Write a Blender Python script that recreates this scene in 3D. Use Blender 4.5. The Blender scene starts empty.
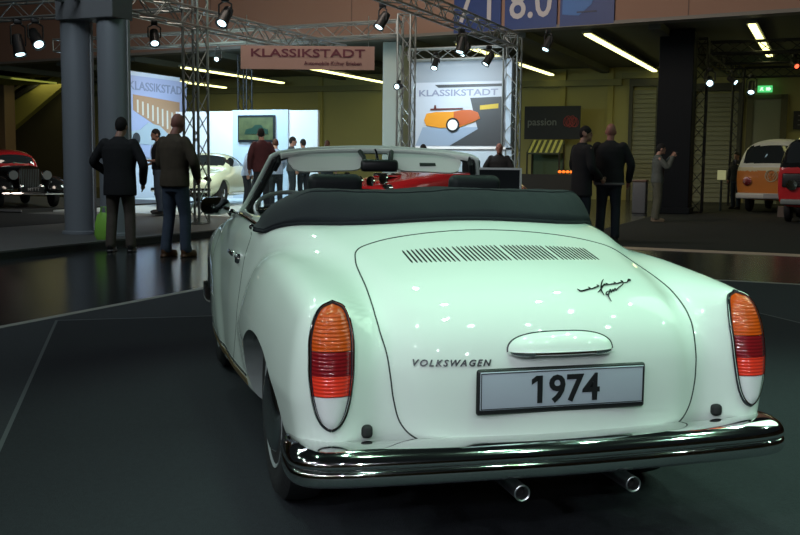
import bpy, bmesh, math, random
import numpy as np
from mathutils import Vector, Matrix
random.seed(7)
PI = math.pi
SC = bpy.context.scene
COL = SC.collection

# ------------------------------------------------------------------ camera, world, lights, exposure
cam_d = bpy.data.cameras.new('camera')
cam = bpy.data.objects.new('camera', cam_d); COL.objects.link(cam)
cam_d.sensor_width = 36.0; cam_d.lens = 36.0*997.3/800.0; cam_d.clip_end = 200
_yaw, _pitch, _roll = 0.2657, -0.10425, 0.010613
_F = Vector((math.sin(_yaw)*math.cos(_pitch), math.cos(_yaw)*math.cos(_pitch), math.sin(_pitch)))
_R = Vector((math.cos(_yaw), -math.sin(_yaw), 0)); _U = _R.cross(_F)
_R2 = _R*math.cos(_roll)+_U*math.sin(_roll); _U2 = _U*math.cos(_roll)-_R*math.sin(_roll)
_m = Matrix((_R2, _U2, -_F)).transposed().to_4x4(); _m.translation = Vector((-1.2278, -2.6098, 1.2129))
cam.matrix_world = _m
SC.camera = cam
SC.view_settings.view_transform = 'Standard'; SC.view_settings.look = 'None'
SC.view_settings.exposure = 0.0; SC.view_settings.gamma = 1.0; SC.view_settings.use_curve_mapping = False
wd = bpy.data.worlds.new('hall_ambient'); SC.world = wd; wd.use_nodes = True
wd.node_tree.nodes['Background'].inputs[0].default_value = (0.10, 0.13, 0.14, 1)
wd.node_tree.nodes['Background'].inputs[1].default_value = 0.05

# the hall frame: local x to the right along the gallery front, local y into the hall, turned from the car's frame
HA = math.radians(-38.5)
HO = Vector((-1.2278, -2.6098, 0))
def H(x, y, z=0):
    c, s = math.cos(HA), math.sin(HA)
    return Vector((HO.x + c*x - s*y, HO.y + s*x + c*y, z))

def area(name, loc, size, power, color, target=None, shape='DISK', spread=PI):
    d = bpy.data.lights.new(name, 'AREA'); d.shape = shape; d.size = size; d.energy = power; d.color = color; d.spread = spread
    o = bpy.data.objects.new(name, d); COL.objects.link(o); o.location = loc
    dr = (Vector(target)-Vector(loc)) if target else Vector((0, 0, -1))
    o.rotation_euler = dr.to_track_quat('-Z', 'Y').to_euler()
    return o
def spot(name, loc, target, power, color, deg=50, rad=.06):
    d = bpy.data.lights.new(name, 'SPOT'); d.energy = power; d.color = color; d.spot_size = math.radians(deg); d.spot_blend = .6
    d.shadow_soft_size = rad
    o = bpy.data.objects.new(name, d); COL.objects.link(o); o.location = loc
    o.rotation_euler = (Vector(target)-Vector(loc)).to_track_quat('-Z', 'Y').to_euler()
    return o
GREEN = (.62, 1.0, .72); COOL = (.80, .95, 1.0); WARM = (1, .9, .55)
# general hall lighting: greenish discharge lamps high above the car, cooler spots for the stand, warm tubes under the gallery
area('hall_lamp_front', H(6.0, 14.0, 9.2), 7.0, 260, GREEN, H(1.8, 5.0, .9))
for k, (x, y) in enumerate(((-2, 1.0), (-.6, 2.2), (.8, 1.2), (2.3, 1.8), (3.8, 1.0), (-1.6, 4.2), (.2, 5.0), (1.9, 4.4), (3.6, 5.2), (5.0, 3.4), (-.4, 7.4), (2.4, 7.6), (5.2, 7.0), (-3.4, 7.0))):
    spot('stand_spot_%d' % k, H(x, y, 6.0+.3*(k % 3)), H(1.2+.3*(x-1), 3.2+.25*(y-3), .8), 150, (.56, 1, .72), 62, .06)
for k, (x, y, z) in enumerate(((-5.5, -2.5, 4.6), (-3.4, -4.0, 4.2), (-1.6, -3.0, 5.0), (.4, -4.6, 4.4), (2.2, -3.2, 4.8), (4.4, -4.0, 4.4), (-.6, -6.5, 3.8), (2.0, -6.8, 4.0))):
    spot('rear_spot_%d' % k, H(x, y, z), H(1.0+.1*x, 3.0, .55), 225, (.88, .92, 1.0), 50, .06)
area('booth_lamp_left', H(-15.4, 23.4, 3.9), 1.4, 185, (.45, .76, 1.0), H(-15.6, 25.2, .9))
area('booth_lamp_stage', H(-13.0, 19.0, 3.8), 1.2, 120, (.80, 1, .92), H(-13.9, 20.6, .6))
area('booth_lamp_poster', H(-16.2, 23.4, 3.7), .8, 26, (.85, .92, 1.0), H(-18.2, 24.2, 2.2))
area('poster_lamp', H(-8.2, 20.9, 3.55), 0.9, 40, (.78, .92, 1.0), H(-8.2, 22.5, 2.3))
area('poster_lamp_low', H(-8.2, 21.0, 3.0), .8, 30, (.70, .9, 1.0), H(-8.0, 22.5, .9))
for x in (-30, -22, -14, -6, 1): area('gallery_glow_%d' % abs(x), H(x, 31.5, 4.35), 3.5, 44, (1, .93, .50), None)
area('fascia_wash', H(-9, 14, 8.5), 5, 640, (1.0, .84, .72), H(-9, 25, 6.0))
area('aisle_lamp', H(-9, 6.0, 7.5), 3.5, 210, (.82, .92, 1.0), H(-9.5, 11.0, 0))
area('right_hall_lamp', H(1.5, 19, 7.5), 3.0, 45, (.9, 1, .9), H(.2, 23, .6))
for k, (x, y, z) in enumerate(((-7.5, 1.0, 4.6), (-8.0, 3.2, 5.0), (-7.2, 5.4, 4.8), (-6.4, 7.6, 5.2), (-5.2, -.6, 4.4))):
    spot('left_fill_spot_%d' % k, H(x, y, z), H(-.9, 3.6+.2*k, .5), 125, (.74, 1, .86), 46, .07)  # unseen spots added to brighten the car's left side
spot('roadster_fill_spot', H(-6.5, 13.5, 4.5), H(-6.4, 16.5, .9), 160, (1, .95, .9), 60, .06)  # extra unseen spot, added to brighten the red roadster


# ------------------------------------------------------------------ helpers
def tag(o, label=None, cat=None, group=None, kind=None):
    if label: o['label'] = label
    if cat: o['category'] = cat
    if group: o['group'] = group
    if kind: o['kind'] = kind
    return o
def thing(name, label, cat, loc=(0, 0, 0), rz=0, group=None):
    o = bpy.data.objects.new(name, None); COL.objects.link(o)
    o.location = loc; o.rotation_euler = (0, 0, rz); o.empty_display_size = .1
    return tag(o, label, cat, group)
def copy_tree(o, parent=None):
    c = o.copy(); COL.objects.link(c)
    if parent: c.parent = parent
    for ch in list(o.children): copy_tree(ch, c)
    return c

class MB:
    """collects vertices and faces; build() links them as one mesh object"""
    def __init__(s): s.v = []; s.f = []; s.m = []; s.cur = 0
    def add(s, vs, fs):
        n = len(s.v); s.v += [tuple(p) for p in vs]
        for f in fs: s.f.append(tuple(i+n for i in f)); s.m.append(s.cur)
        return s
    def box(s, c, d, rz=0, M=None):
        x, y, z = d[0]/2, d[1]/2, d[2]/2
        vs = [Vector((a, b, e)) for a in (-x, x) for b in (-y, y) for e in (-z, z)]
        R = M or Matrix.Rotation(rz, 3, 'Z')
        vs = [R @ v + Vector(c) for v in vs]
        return s.add(vs, [(0, 1, 3, 2), (4, 6, 7, 5), (0, 4, 5, 1), (2, 3, 7, 6), (0, 2, 6, 4), (1, 5, 7, 3)])
    def rbox(s, c, d, r=.01, rz=0, M=None, seg=3):
        bm = bmesh.new(); bmesh.ops.create_cube(bm, size=1)
        bmesh.ops.scale(bm, vec=d, verts=bm.verts)
        bmesh.ops.bevel(bm, geom=bm.edges[:], offset=r, segments=seg, affect='EDGES', profile=.5)
        R = M or Matrix.Rotation(rz, 3, 'Z')
        bm.verts.index_update()
        vs = [R @ v.co + Vector(c) for v in bm.verts]; fs = [tuple(v.index for v in f.verts) for f in bm.faces]
        bm.free(); return s.add(vs, fs)
    def ring_loft(s, rings, cap=True, closed=True):
        n = len(rings[0]); vs = [p for r in rings for p in r]; fs = []
        for i in range(len(rings)-1):
            for j in range(n if closed else n-1):
                k = (j+1) % n
                fs.append((i*n+j, i*n+k, (i+1)*n+k, (i+1)*n+j))
        if cap and closed:
            fs.append(tuple(range(n-1, -1, -1))); fs.append(tuple((len(rings)-1)*n+j for j in range(n)))
        return s.add(vs, fs)
    def tube(s, pts, r, seg=8, cap=True, up=None):
        pts = [Vector(p) for p in pts]; rr = r if isinstance(r, (list, tuple)) else [r]*len(pts)
        rings = []; prev = None
        for i, p in enumerate(pts):
            t = (pts[min(i+1, len(pts)-1)]-pts[max(i-1, 0)])
            if t.length < 1e-9: t = Vector((0, 0, 1))
            t.normalize()
            if prev is None:
                a = Vector((0, 0, 1)) if abs(t.z) < .9 else Vector((1, 0, 0))
                u = t.cross(a).normalized()
            else:
                u = prev - t*prev.dot(t)
                u = u.normalized() if u.length > 1e-6 else t.orthogonal().normalized()
            w = t.cross(u); prev = u
            rings.append([p + (u*math.cos(2*PI*k/seg)+w*math.sin(2*PI*k/seg))*rr[i] for k in range(seg)])
        return s.ring_loft(rings, cap)
    def cyl(s, a, b, r, seg=16, r2=None): return s.tube([a, b], [r, r if r2 is None else r2], seg)
    def lathe(s, prof, c=(0, 0, 0), axis='Z', seg=32, M=None):
        rings = []
        for (r, h) in prof:
            ring = []
            for k in range(seg):
                a = 2*PI*k/seg; x, y = r*math.cos(a), r*math.sin(a)
                p = Vector((x, y, h)) if axis == 'Z' else (Vector((h, x, y)) if axis == 'X' else Vector((x, -h, y)))
                if M: p = M @ p
                ring.append(p + Vector(c))
            rings.append(ring)
        return s.ring_loft(rings, cap=True)
    def sphere(s, c, r, seg=16, rings=10):
        r = (r, r, r) if not isinstance(r, (tuple, list)) else r
        R = []
        for i in range(rings+1):
            t = PI*i/rings
            R.append([Vector((r[0]*math.sin(t)*math.cos(2*PI*k/seg), r[1]*math.sin(t)*math.sin(2*PI*k/seg), r[2]*math.cos(t)))+Vector(c) for k in range(seg)])
        return s.ring_loft(R, cap=False)
    def prism(s, outline, h0, h1, fn):
        """outline (u,v) list extruded between h0 and h1; fn(u,v,h) -> point"""
        a = [fn(u, v, h0) for u, v in outline]; b = [fn(u, v, h1) for u, v in outline]
        return s.ring_loft([a, b], cap=True)
    def grid(s, fn, nu, nv):
        vs = [fn(i/nu, j/nv) for i in range(nu+1) for j in range(nv+1)]
        return s.add(vs, [(i*(nv+1)+j, (i+1)*(nv+1)+j, (i+1)*(nv+1)+j+1, i*(nv+1)+j+1) for i in range(nu) for j in range(nv)])
    def build(s, name, mat, parent=None, smooth=True, angle=40, loc=(0, 0, 0), rz=0):
        me = bpy.data.meshes.new(name); me.from_pydata(s.v, [], s.f); me.update()
        bm = bmesh.new(); bm.from_mesh(me); bmesh.ops.remove_doubles(bm, verts=bm.verts, dist=1e-6)
        bmesh.ops.recalc_face_normals(bm, faces=bm.faces); bm.to_mesh(me); bm.free()
        mats = mat if isinstance(mat, (list, tuple)) else [mat]
        for m in mats: me.materials.append(m)
        if len(mats) > 1 and len(me.polygons) == len(s.m): me.polygons.foreach_set('material_index', s.m)
        return link(name, me, parent, smooth, angle, loc, rz)
def link(name, me, parent=None, smooth=True, angle=40, loc=(0, 0, 0), rz=0):
    if smooth:
        me.polygons.foreach_set('use_smooth', [True]*len(me.polygons)); me.set_sharp_from_angle(angle=math.radians(angle))
    o = bpy.data.objects.new(name, me); COL.objects.link(o)
    o.location = loc; o.rotation_euler = (0, 0, rz)
    if parent: o.parent = parent
    return o
def apply_mods(o):
    dg = bpy.context.evaluated_depsgraph_get(); dg.update()
    me = bpy.data.meshes.new_from_object(o.evaluated_get(dg)); old = o.data
    o.modifiers.clear(); o.data = me
    if isinstance(old, bpy.types.Mesh): bpy.data.meshes.remove(old)
    return o
def text_mesh(body, size=1, depth=.02, bold=0.0, shear=0, space=1.0):
    """lettering as vertices/faces, centred on the origin in the xy plane, front at +z"""
    c = bpy.data.curves.new('lettering', 'FONT'); c.body = body; c.size = size; c.extrude = depth/2; c.offset = bold
    c.align_x = 'CENTER'; c.align_y = 'CENTER'; c.shear = shear; c.space_character = space; c.resolution_u = 3
    o = bpy.data.objects.new('lettering', c); COL.objects.link(o)
    dg = bpy.context.evaluated_depsgraph_get(); dg.update()
    me = bpy.data.meshes.new_from_object(o.evaluated_get(dg))
    vs = [v.co.copy() for v in me.vertices]; fs = [tuple(p.vertices) for p in me.polygons]
    bpy.data.objects.remove(o); bpy.data.curves.remove(c); bpy.data.meshes.remove(me)
    return vs, fs

_mats = {}
def mat(name, color, rough=.5, metal=0, coat=0, emit=None, estr=1, trans=0, alpha=1, noise=None, bump=None, spec=.5, ior=1.45):
    """noise=(scale, amount): mottles the colour; bump=(scale, strength)"""
    if name in _mats: return _mats[name]
    m = bpy.data.materials.new(name); m.use_nodes = True; nt = m.node_tree; b = nt.nodes['Principled BSDF']
    b.inputs['Base Color'].default_value = (*color, 1); b.inputs['Roughness'].default_value = rough
    b.inputs['Metallic'].default_value = metal; b.inputs['Coat Weight'].default_value = coat; b.inputs['Coat Roughness'].default_value = .02
    b.inputs['Specular IOR Level'].default_value = spec; b.inputs['IOR'].default_value = ior
    b.inputs['Transmission Weight'].default_value = trans; b.inputs['Alpha'].default_value = alpha
    if emit: b.inputs['Emission Color'].default_value = (*emit, 1); b.inputs['Emission Strength'].default_value = estr
    if noise or bump:
        tc = nt.nodes.new('ShaderNodeTexCoord')
    if noise:
        n = nt.nodes.new('ShaderNodeTexNoise'); n.inputs['Scale'].default_value = noise[0]; n.inputs['Detail'].default_value = 5
        nt.links.new(tc.outputs['Object'], n.inputs['Vector'])
        r = nt.nodes.new('ShaderNodeMix'); r.data_type = 'RGBA'
        r.inputs[6].default_value = (*[max(0, c*(1-noise[1])) for c in color], 1); r.inputs[7].default_value = (*[min(1, c*(1+noise[1])) for c in color], 1)
        nt.links.new(n.outputs['Fac'], r.inputs[0]); nt.links.new(r.outputs[2], b.inputs['Base Color'])
    if bump:
        n = nt.nodes.new('ShaderNodeTexNoise'); n.inputs['Scale'].default_value = bump[0]; n.inputs['Detail'].default_value = 4
        nt.links.new(tc.outputs['Object'], n.inputs['Vector'])
        bp = nt.nodes.new('ShaderNodeBump'); bp.inputs['Strength'].default_value = bump[1]; bp.inputs['Distance'].default_value = .01
        nt.links.new(n.outputs['Fac'], bp.inputs['Height']); nt.links.new(bp.outputs[0], b.inputs['Normal'])
    _mats[name] = m; return m
CHROME = mat('chrome', (.78, .78, .78), .06, 1)
STEEL = mat('brushed_steel', (.5, .52, .53), .3, 1)
BLACK = mat('black_plastic', (.012, .013, .014), .4)
RUBBER = mat('tyre_rubber', (.014, .014, .015), .65, bump=(60, .2))
BLKPAINT = mat('black_paint', (.01, .011, .012), .15, coat=.6)
DARK = mat('dark_cavity', (.004, .004, .004), .9)
WHITEP = mat('white_paint', (.8, .8, .8), .4)
GLASS = bpy.data.materials.new('window_glass'); GLASS.use_nodes = True
_nt = GLASS.node_tree; _nt.nodes.remove(_nt.nodes['Principled BSDF'])
_tr = _nt.nodes.new('ShaderNodeBsdfTransparent'); _tr.inputs[0].default_value = (.90, .95, .94, 1)
_gl = _nt.nodes.new('ShaderNodeBsdfGlossy'); _gl.inputs['Roughness'].default_value = .02
_mx = _nt.nodes.new('ShaderNodeMixShader'); _mx.inputs[0].default_value = .05
_nt.links.new(_tr.outputs[0], _mx.inputs[1]); _nt.links.new(_gl.outputs[0], _mx.inputs[2]); _nt.links.new(_mx.outputs[0], _nt.nodes['Material Output'].inputs[0])
# ------------------------------------------------------------------ the hall
def hbox(mb_, x0, x1, y0, y1, z0, z1):
    """axis-aligned box in the hall frame"""
    c = H((x0+x1)/2, (y0+y1)/2, (z0+z1)/2); return mb_.box(c, (abs(x1-x0), abs(y1-y0), abs(z1-z0)), HA)
def struct(name, mb_, m, smooth=False):
    o = mb_.build(name, m, None, smooth); return tag(o, kind='structure')
def floor_mat(name, col, rough, noise, bump=0, coat=0):
    return mat(name, col, rough, noise=noise, bump=(140, bump) if bump else None, coat=coat)
GLOSSF = floor_mat('polished_dark_floor', (.016, .019, .020), .22, (1.3, .35), spec=.5) if False else mat('polished_dark_floor', (.016, .019, .020), .20, noise=(1.3, .3), spec=.6)
CARPET = mat('blue_grey_carpet', (.043, .048, .055), .85, noise=(90, .35), bump=(220, .5), spec=.2)
LINEM = mat('pale_floor_tape', (.30, .30, .27), .5)
fl = MB(); hbox(fl, -60, 30, -14, 60, -.10, 0); struct('floor', fl, GLOSSF)
cp = MB(); hbox(cp, -5.42, 16, -13, 11.05, -.02, .004); o = cp.build('carpet', CARPET, None, False); tag(o, 'dark blue-grey carpet field lying under the convertible', 'carpet')
for nm, a in (('floor_tape', (-5.50, -5.42, -13, 11.15, 0, .006)), ('floor_tape', (-5.42, 16, 11.05, 11.13, 0, .006)), ('floor_tape', (-5.5, 16, 14.6, 15.0, 0, .005))):
    t = MB(); hbox(t, *a); o = t.build(nm, LINEM if a[3]-a[2] > 1 or a[3] < 12 else mat('pink_grey_strip', (.46, .34, .28), .5), None, False)
    tag(o, {-13: 'thin pale strip edging the carpet at the left of the car', 11.05: 'thin pale strip edging the carpet beyond the car', 14.6: 'wide pinkish strip crossing the dark floor behind the right fender'}[a[2]], 'floor strip')
MAT = mat('dark_display_mat', (.025, .0285, .034), .85, noise=(70, .35), bump=(220, .5), spec=.2)
mt = MB(); mt.box((1.02, 1.23, .0055), (5.56, 8.0, .003)); o = mt.build('display_mat', MAT, None, False); tag(o, 'darker rectangular mat the convertible stands on', 'mat')
for c, d in (((1.02, 5.24, .0055), (5.60, .025, .0034)), ((-1.77, 1.23, .0055), (.02, 8.0, .0034)), ((3.81, 1.23, .0055), (.02, 8.0, .0034)), ((1.02, -2.78, .0055), (5.60, .02, .0034))): MB().box(c, d).build('mat_edge', mat('joint_grey', (.075, .09, .095), .5), o, False)
rg = MB(); hbox(rg, -3.95, 16, 15.02, 35, 0, .006); o = rg.build('carpet', mat('charcoal_carpet', (.026, .028, .027), .9, noise=(60, .3), spec=.15), None, False); tag(o, 'charcoal carpet under the vans at the right', 'carpet')
# gallery front, soffit, back wall
FASC = mat('fascia_brown', (.26, .155, .11), .8, noise=(.35, .08))
FA = -math.atan(.143)                       # the gallery front stands a little askew to the rows of lamps
def fy(x): return 23.6-.143*(x+.8)
def fslab(x0, x1, d0, d1, z0, z1):
    b = MB(); P = [(x0, fy(x0)+d0), (x1, fy(x1)+d0), (x1, fy(x1)+d1), (x0, fy(x0)+d1)]
    return b.ring_loft([[H(x, y, z0) for x, y in P], [H(x, y, z1) for x, y in P]])
struct('wall_gallery', fslab(-60, 20, 0, .4, 4.63, 9.5), FASC)
struct('trim_1', fslab(-60, 20, -.06, .42, 4.55, 4.63), mat('fascia_edge', (.16, .15, .13), .6))
for k, x in enumerate((-22.6, -17.5, -12.4, -3.2, 2.0)):
    struct('trim_%d' % (k+2), fslab(x-.012, x+.012, -.008, .01, 4.63, 9.5), mat('fascia_joint', (.12, .08, .065), .8))
c = MB(); c.ring_loft([[H(x, y, z) for x, y in ((-60, fy(-60)+.42), (20, fy(20)+.42), (20, 36), (-60, 36))] for z in (4.63, 4.9)])
for x in np.arange(-42, 18, 3.45): hbox(c, x-.14, x+.14, fy(x)+.5, 35.6, 4.44, 4.64)
struct('ceiling', c, mat('dark_soffit', (.10, .105, .085), .8, noise=(.6, .15)))
YEL = mat('yellow_wall', (.34, .31, .12), .8, noise=(.5, .12))
w = MB(); hbox(w, -60, 20, 35.6, 36, 0, 4.9); struct('wall_back', w, YEL)
w = MB()
for x in (-9.0, -7.3, -5.45, -12.0, -15.5, -18.8, -22.5): hbox(w, x-.10, x+.10, 35.50, 35.62, 0, 4.6)
struct('trim_8', w, mat('yellow_pilaster', (.34, .30, .09), .7))
w = MB(); hbox(w, -60, -6.9, 35.40, 35.62, 4.0, 4.22); hbox(w, -6.9, 20, 35.40, 35.62, 4.22, 4.42); struct('trim_9', w, mat('wall_beam', (.20, .19, .08), .7))
w = MB(); hbox(w, -61, -60, -14, 60, 0, 9.5); struct('wall_left', w, FASC)
w = MB(); hbox(w, 20, 21, -14, 60, 0, 9.5); struct('wall_right', w, FASC)
w = MB(); hbox(w, -60, 20, -14.5, -14, 0, 9.5); struct('wall_front', w, mat('brown_wall', (.22, .13, .07), .8))
# roller shutters and the door with the exit sign
SHUT = mat('shutter_grey_green', (.20, .20, .13), .6)
for n, (x0, x1, ht) in enumerate(((-6.50, -5.70, 3.95), (-4.4, -3.0, 3.75))):
    s_ = MB()
    for k in range(int(ht/.16)): s_.box(H((x0+x1)/2, 35.55, .08+k*.16), (x1-x0, .05, .14), HA)
    d = struct('door_%d' % (n+1), s_, SHUT)
    fr = MB(); hbox(fr, x0-.12, x0, 35.42, 35.6, 0, ht+.25); hbox(fr, x1, x1+.12, 35.42, 35.6, 0, ht+.25); hbox(fr, x0-.12, x1+.12, 35.38, 35.6, ht, ht+.25)
    fr.build('shutter_frame', mat('frame_dark', (.05, .05, .035), .6), d, False)
d = MB(); hbox(d, -2.52, -1.66, 35.5, 35.58, 0, 3.45); dd = struct('door_3', d, mat('door_grey', (.22, .23, .16), .6))
fr = MB(); hbox(fr, -2.72, -2.52, 35.45, 35.6, 0, 3.6); hbox(fr, -1.66, -1.46, 35.45, 35.6, 0, 3.6); hbox(fr, -2.72, -1.46, 35.45, 35.6, 3.45, 3.6)
fr.build('door_frame', mat('door_frame_olive', (.09, .085, .04), .6), dd, False)
def plaque(name, label, cat, c, w, h, m, th=.04, rz=0, group=None):
    t = thing(name, label, cat, H(*c), HA+rz, group)
    MB().rbox((0, th/2, 0), (w, th, h), min(.01, th/3)).build('panel', m, t, False); return t
EXG = mat('exit_green', (.05, .45, .12), .4, emit=(.10, .75, .22), estr=.9)
t = plaque('exit_sign', 'green lit emergency exit sign over the door at right', 'exit sign', (-2.17, 35.3, 3.77), .46, .22, EXG, .06)
EXW = mat('exit_white', (.8, 1, .85), .4, emit=(.7, 1, .75), estr=1.2)
a = MB()
a.prism([(-.17, -.055), (-.13, -.055), (-.10, -.02), (-.07, -.06), (-.03, -.06), (-.08, .0), (-.05, .05), (-.10, .06), (-.15, .03), (-.14, .015), (-.11, .035)], -.012, 0, lambda u, v, h: Vector((u, h, v)))
a.prism([(.03, -.05), (.03, .05), (.12, .05), (.12, .075), (.19, .0), (.12, -.075), (.12, -.05)], -.012, 0, lambda u, v, h: Vector((u, h, v))); a.build('pictogram', EXW, t, False)
t = plaque('notice_board', 'dark notice board on the wall at the right edge', 'notice board', (-.95, 35.45, 2.75), .62, .6, mat('notice_black', (.01, .01, .012), .5))
ln = MB()
for k in range(3): ln.box((0, -.004, .15-k*.15), (.34, .006, .03))
ln.build('notice_lines', mat('notice_grey', (.15, .15, .14), .6), t, False)
# overhead rows of tube lamps under the gallery
TUBE = mat('tube_lamp', (.9, .9, .5), .4, emit=(.95, .93, .36), estr=3.2)
HOUS = mat('lamp_housing', (.2, .2, .15), .5)
rows_ = ((-1.85, 24.4, 31.5, 4, 4.44), (-5.75, 24.9, 35.3, 5, 4.44), (-9.35, 25.5, 35.3, 5, 4.40), (-12.5, 33.0, 35.3, 1, 4.36), (-15.9, 26.6, 35.3, 5, 4.27), (-19.6, 27.4, 34.0, 4, 4.24), (-22.6, 28.2, 34.6, 4, 4.16))
where = ('behind the black truss frame at right', 'left of the dark pillar', 'above the banner with the red ring marks', 'just above the orange car poster', 'under the hanging brown banner', 'above the picture on the white wall', 'lowest, over the white wall at left')
for (x, y0, y1, n, zz), wh in zip(rows_, where):
    t = thing('tube_light', 'yellow ceiling tube light row, '+wh, 'ceiling light', H(x, (y0+y1)/2, zz), HA, 'tube light rows under the gallery')
    L = (y1-y0)/n
    for k in range(n):
        yc = -(y1-y0)/2+(k+.5)*L
        h_ = MB().box((0, yc, .05), (.26, L, .06)).build('lamp_housing', HOUS, t, False)
        MB().rbox((0, yc, -.005), (.17, L-.10, .05), .02).build('tube', TUBE, t)
# pillars
def pillar(label, x, y, w, d, z0, z1, m, name='pillar'):
    t = thing(name, label, 'pillar', H(x, y, z0), HA)
    MB().rbox((0, 0, (z1-z0)/2), (w, d, z1-z0), .03).build('shaft', m, t, False)
    MB().rbox((0, 0, .08), (w+.08, d+.08, .16), .02).build('base_collar', m, t, False); return t
pillar('massive dark pillar standing right of the bald man', -3.72, 26.35, .86, .7, .008, 4.6, mat('pillar_dark', (.008, .010, .012), .6, spec=.12))
pillar('pale grey pillar behind the windscreen, below the gallery front', -11.5, 26.3, .58, .58, 0, 4.6, mat('pillar_pale', (.42, .47, .42), .6))
pillar('brownish pillar at the far left edge', -32.6, 32.6, 1.1, .6, 0, 4.6, mat('pillar_tan', (.22, .15, .08), .7))
# twin column portal
PG = mat('portal_grey', (.26, .29, .32), .38, metal=.2)
t = thing('twin_column_portal', 'tall grey portal of twin round columns under a square block', 'portal', H(-10.04, 11.96, .102), HA)
b = MB(); b.rbox((.0, -.06, 3.14+.65), (1.04, .46, 1.30), .015); b.build('capital_block', mat('portal_block', (.16, .17, .18), .55), t, False)
for x in (-.385, .29):
    c = MB().lathe([(.27, 0), (.27, .04), (.23, .05), (.23, 3.14)], (x, 0, 0), 'Z', 40); c.build('column', PG, t)
    MB().box((x+.238, .05, 1.6), (.02, .05, 3.08)).build('cable_channel', mat('channel_pale', (.4, .42, .42), .4), t, False)
# low platform on the left, dark rug and thin stage on it
p = MB(); hbox(p, -30, -9.2, 8.4, 21.9, 0, .10); o = p.build('platform', mat('platform_grey', (.10, .10, .098), .55, noise=(2, .15)), None, False)
tag(o, 'low grey platform along the left with a dark edge', 'platform')
e = MB(); hbox(e, -9.2, -9.17, 8.4, 21.9, 0.0, .085); hbox(e, -30, -9.17, 8.37, 8.4, 0, .085); e.build('edge_strip', mat('platform_edge', (.025, .027, .028), .5), o, False)
for v in o.children: v.parent = o
p = MB(); hbox(p, -30, -12.4, 11.9, 15.8, .10, .108); o = p.build('rug', mat('black_rug', (.012, .012, .013), .8), None, False); tag(o, 'black floor covering in front of the red vintage car', 'rug')
p = MB(); hbox(p, -30, -15.3, 15.8, 21.9, .10, .17); o = p.build('car_stage', mat('stage_dark', (.03, .03, .03), .5), None, False); tag(o, 'thin dark stage under the red vintage car', 'stage')
e = MB(); hbox(e, -30, -15.29, 15.77, 15.8, .13, .172); e.build('stage_edge', mat('stage_edge', (.20, .20, .20), .5), o, False)
p = MB(); hbox(p, -15.2, -9.4, 16.6, 21.89, .10, .14); hbox(p, -18.2, -9.6, 21.91, 25.1, .0, .14); o = p.build('white_stage', mat('stage_white', (.62, .66, .64), .35), None, False); tag(o, 'bright white stage under the cream coupe', 'stage')
# white booth wall with the framed picture
WW = mat('booth_white', (.80, .82, .84), .6)
w = MB(); hbox(w, -18.3, -13.42, 25.2, 25.3, .0, 2.68); o = w.build('booth_wall', WW, None, False); tag(o, 'bright white booth wall carrying the landscape picture', 'booth wall')
e = MB(); hbox(e, -16.2, -14.35, 25.14, 25.2, .14, 2.70); e.build('centre_panel', mat('panel_blue_white', (.50, .58, .68), .6), o, False)
t = plaque('framed_picture', 'dark framed picture of a green car on the white wall', 'picture', (-15.36, 25.06, 2.16), 1.24, .78, BLACK, .05)
MB().box((0, -.004, 0), (1.14, .01, .64)).build('picture_ground', mat('pic_olive', (.07, .08, .03), .5, noise=(4, .7)), t, False)
pm = MB(); pm.prism([(-.38, -.16), (-.33, -.02), (-.12, .02), (-.02, .11), (.18, .11), (.27, .01), (.40, -.02), (.42, -.16)], -.022, -.008, lambda u, v, h: Vector((u, h, v))); pm.build('painted_car', mat('pic_green', (.015, .04, .025), .4), t, False)
w = MB(); hbox(w, -18.42, -18.30, 22.7, 25.5, .0, 3.72); o = w.build('booth_wall', mat('booth_side', (.50, .55, .62), .6), None, False); tag(o, 'pale booth side wall that carries the silver car poster', 'booth wall')
# posters with the exhibition's name
def title(parent, text, size, c, m, sx=1.3):
    vs, fs = text_mesh(text, size, .006, .004)
    return MB().add([(c[0]+v.x*sx, c[1]-v.z, c[2]+v.y) for v in vs], fs).build('lettering', m, parent, False)
GREYL = mat('lettering_grey', (.20, .22, .30), .5)
t = thing('poster', 'tall pale poster with a silver classic car, behind the brown-jacketed man', 'poster', H(-18.27, 24.4, 2.45), HA+PI/2)
MB().box((0, .0, 0), (2.74, .03, 2.30)).build('sheet', mat('poster_lilac', (.33, .36, .52), .5), t, False)
title(t, 'KLASSIKSTADT', .34, (0, -.02, .86), GREYL, 1.22)
b = MB(); b.prism([(-1.2, .62), (1.0, .52), (1.0, -.62), (.30, -.40), (-1.2, .18)], -.022, -.012, lambda u, v, h: Vector((u, h, v))); b.build('printed_building', mat('poster_brick', (.36, .21, .12), .6), t, False)
b = MB()
for k in range(9): b.box((-1.0+k*.23, -.024, .30-.055*k), (.07, .006, .36+.03*k))
b.build('printed_windows', mat('poster_pane', (.55, .52, .45), .5), t, False)
b = MB(); b.prism([(-1.3, -.42), (-.9, -.36), (-.55, -.15), (.0, -.22), (.35, -.42), (.62, -.52), (.68, -.72), (.2, -.80), (-1.3, -.76)], -.034, -.022, lambda u, v, h: Vector((u, h, v))); b.build('printed_car', mat('poster_silver', (.34, .40, .44), .4), t, False)
b = MB(); b.lathe([(.0, 0), (.17, 0), (.17, .01)], (-1.1, -.036, -.62), 'Y', 24); b.build('printed_wheel', BLACK, t)
w = MB(); hbox(w, -9.46, -6.88, 22.56, 22.72, .0, 3.66); o = w.build('booth_wall', mat('booth_grey', (.26, .30, .34), .6), None, False); tag(o, 'grey booth wall that carries the orange car poster', 'booth wall')
e = MB(); hbox(e, -9.46, -6.88, 22.50, 22.56, 0, 1.56); e.build('lit_panel', mat('panel_white_blue', (.50, .60, .68), .5), o, False)
e = MB(); hbox(e, -9.30, -7.0, 22.46, 22.54, 1.56, 1.62); e.build('ledge', WHITEP, o, False)
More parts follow.
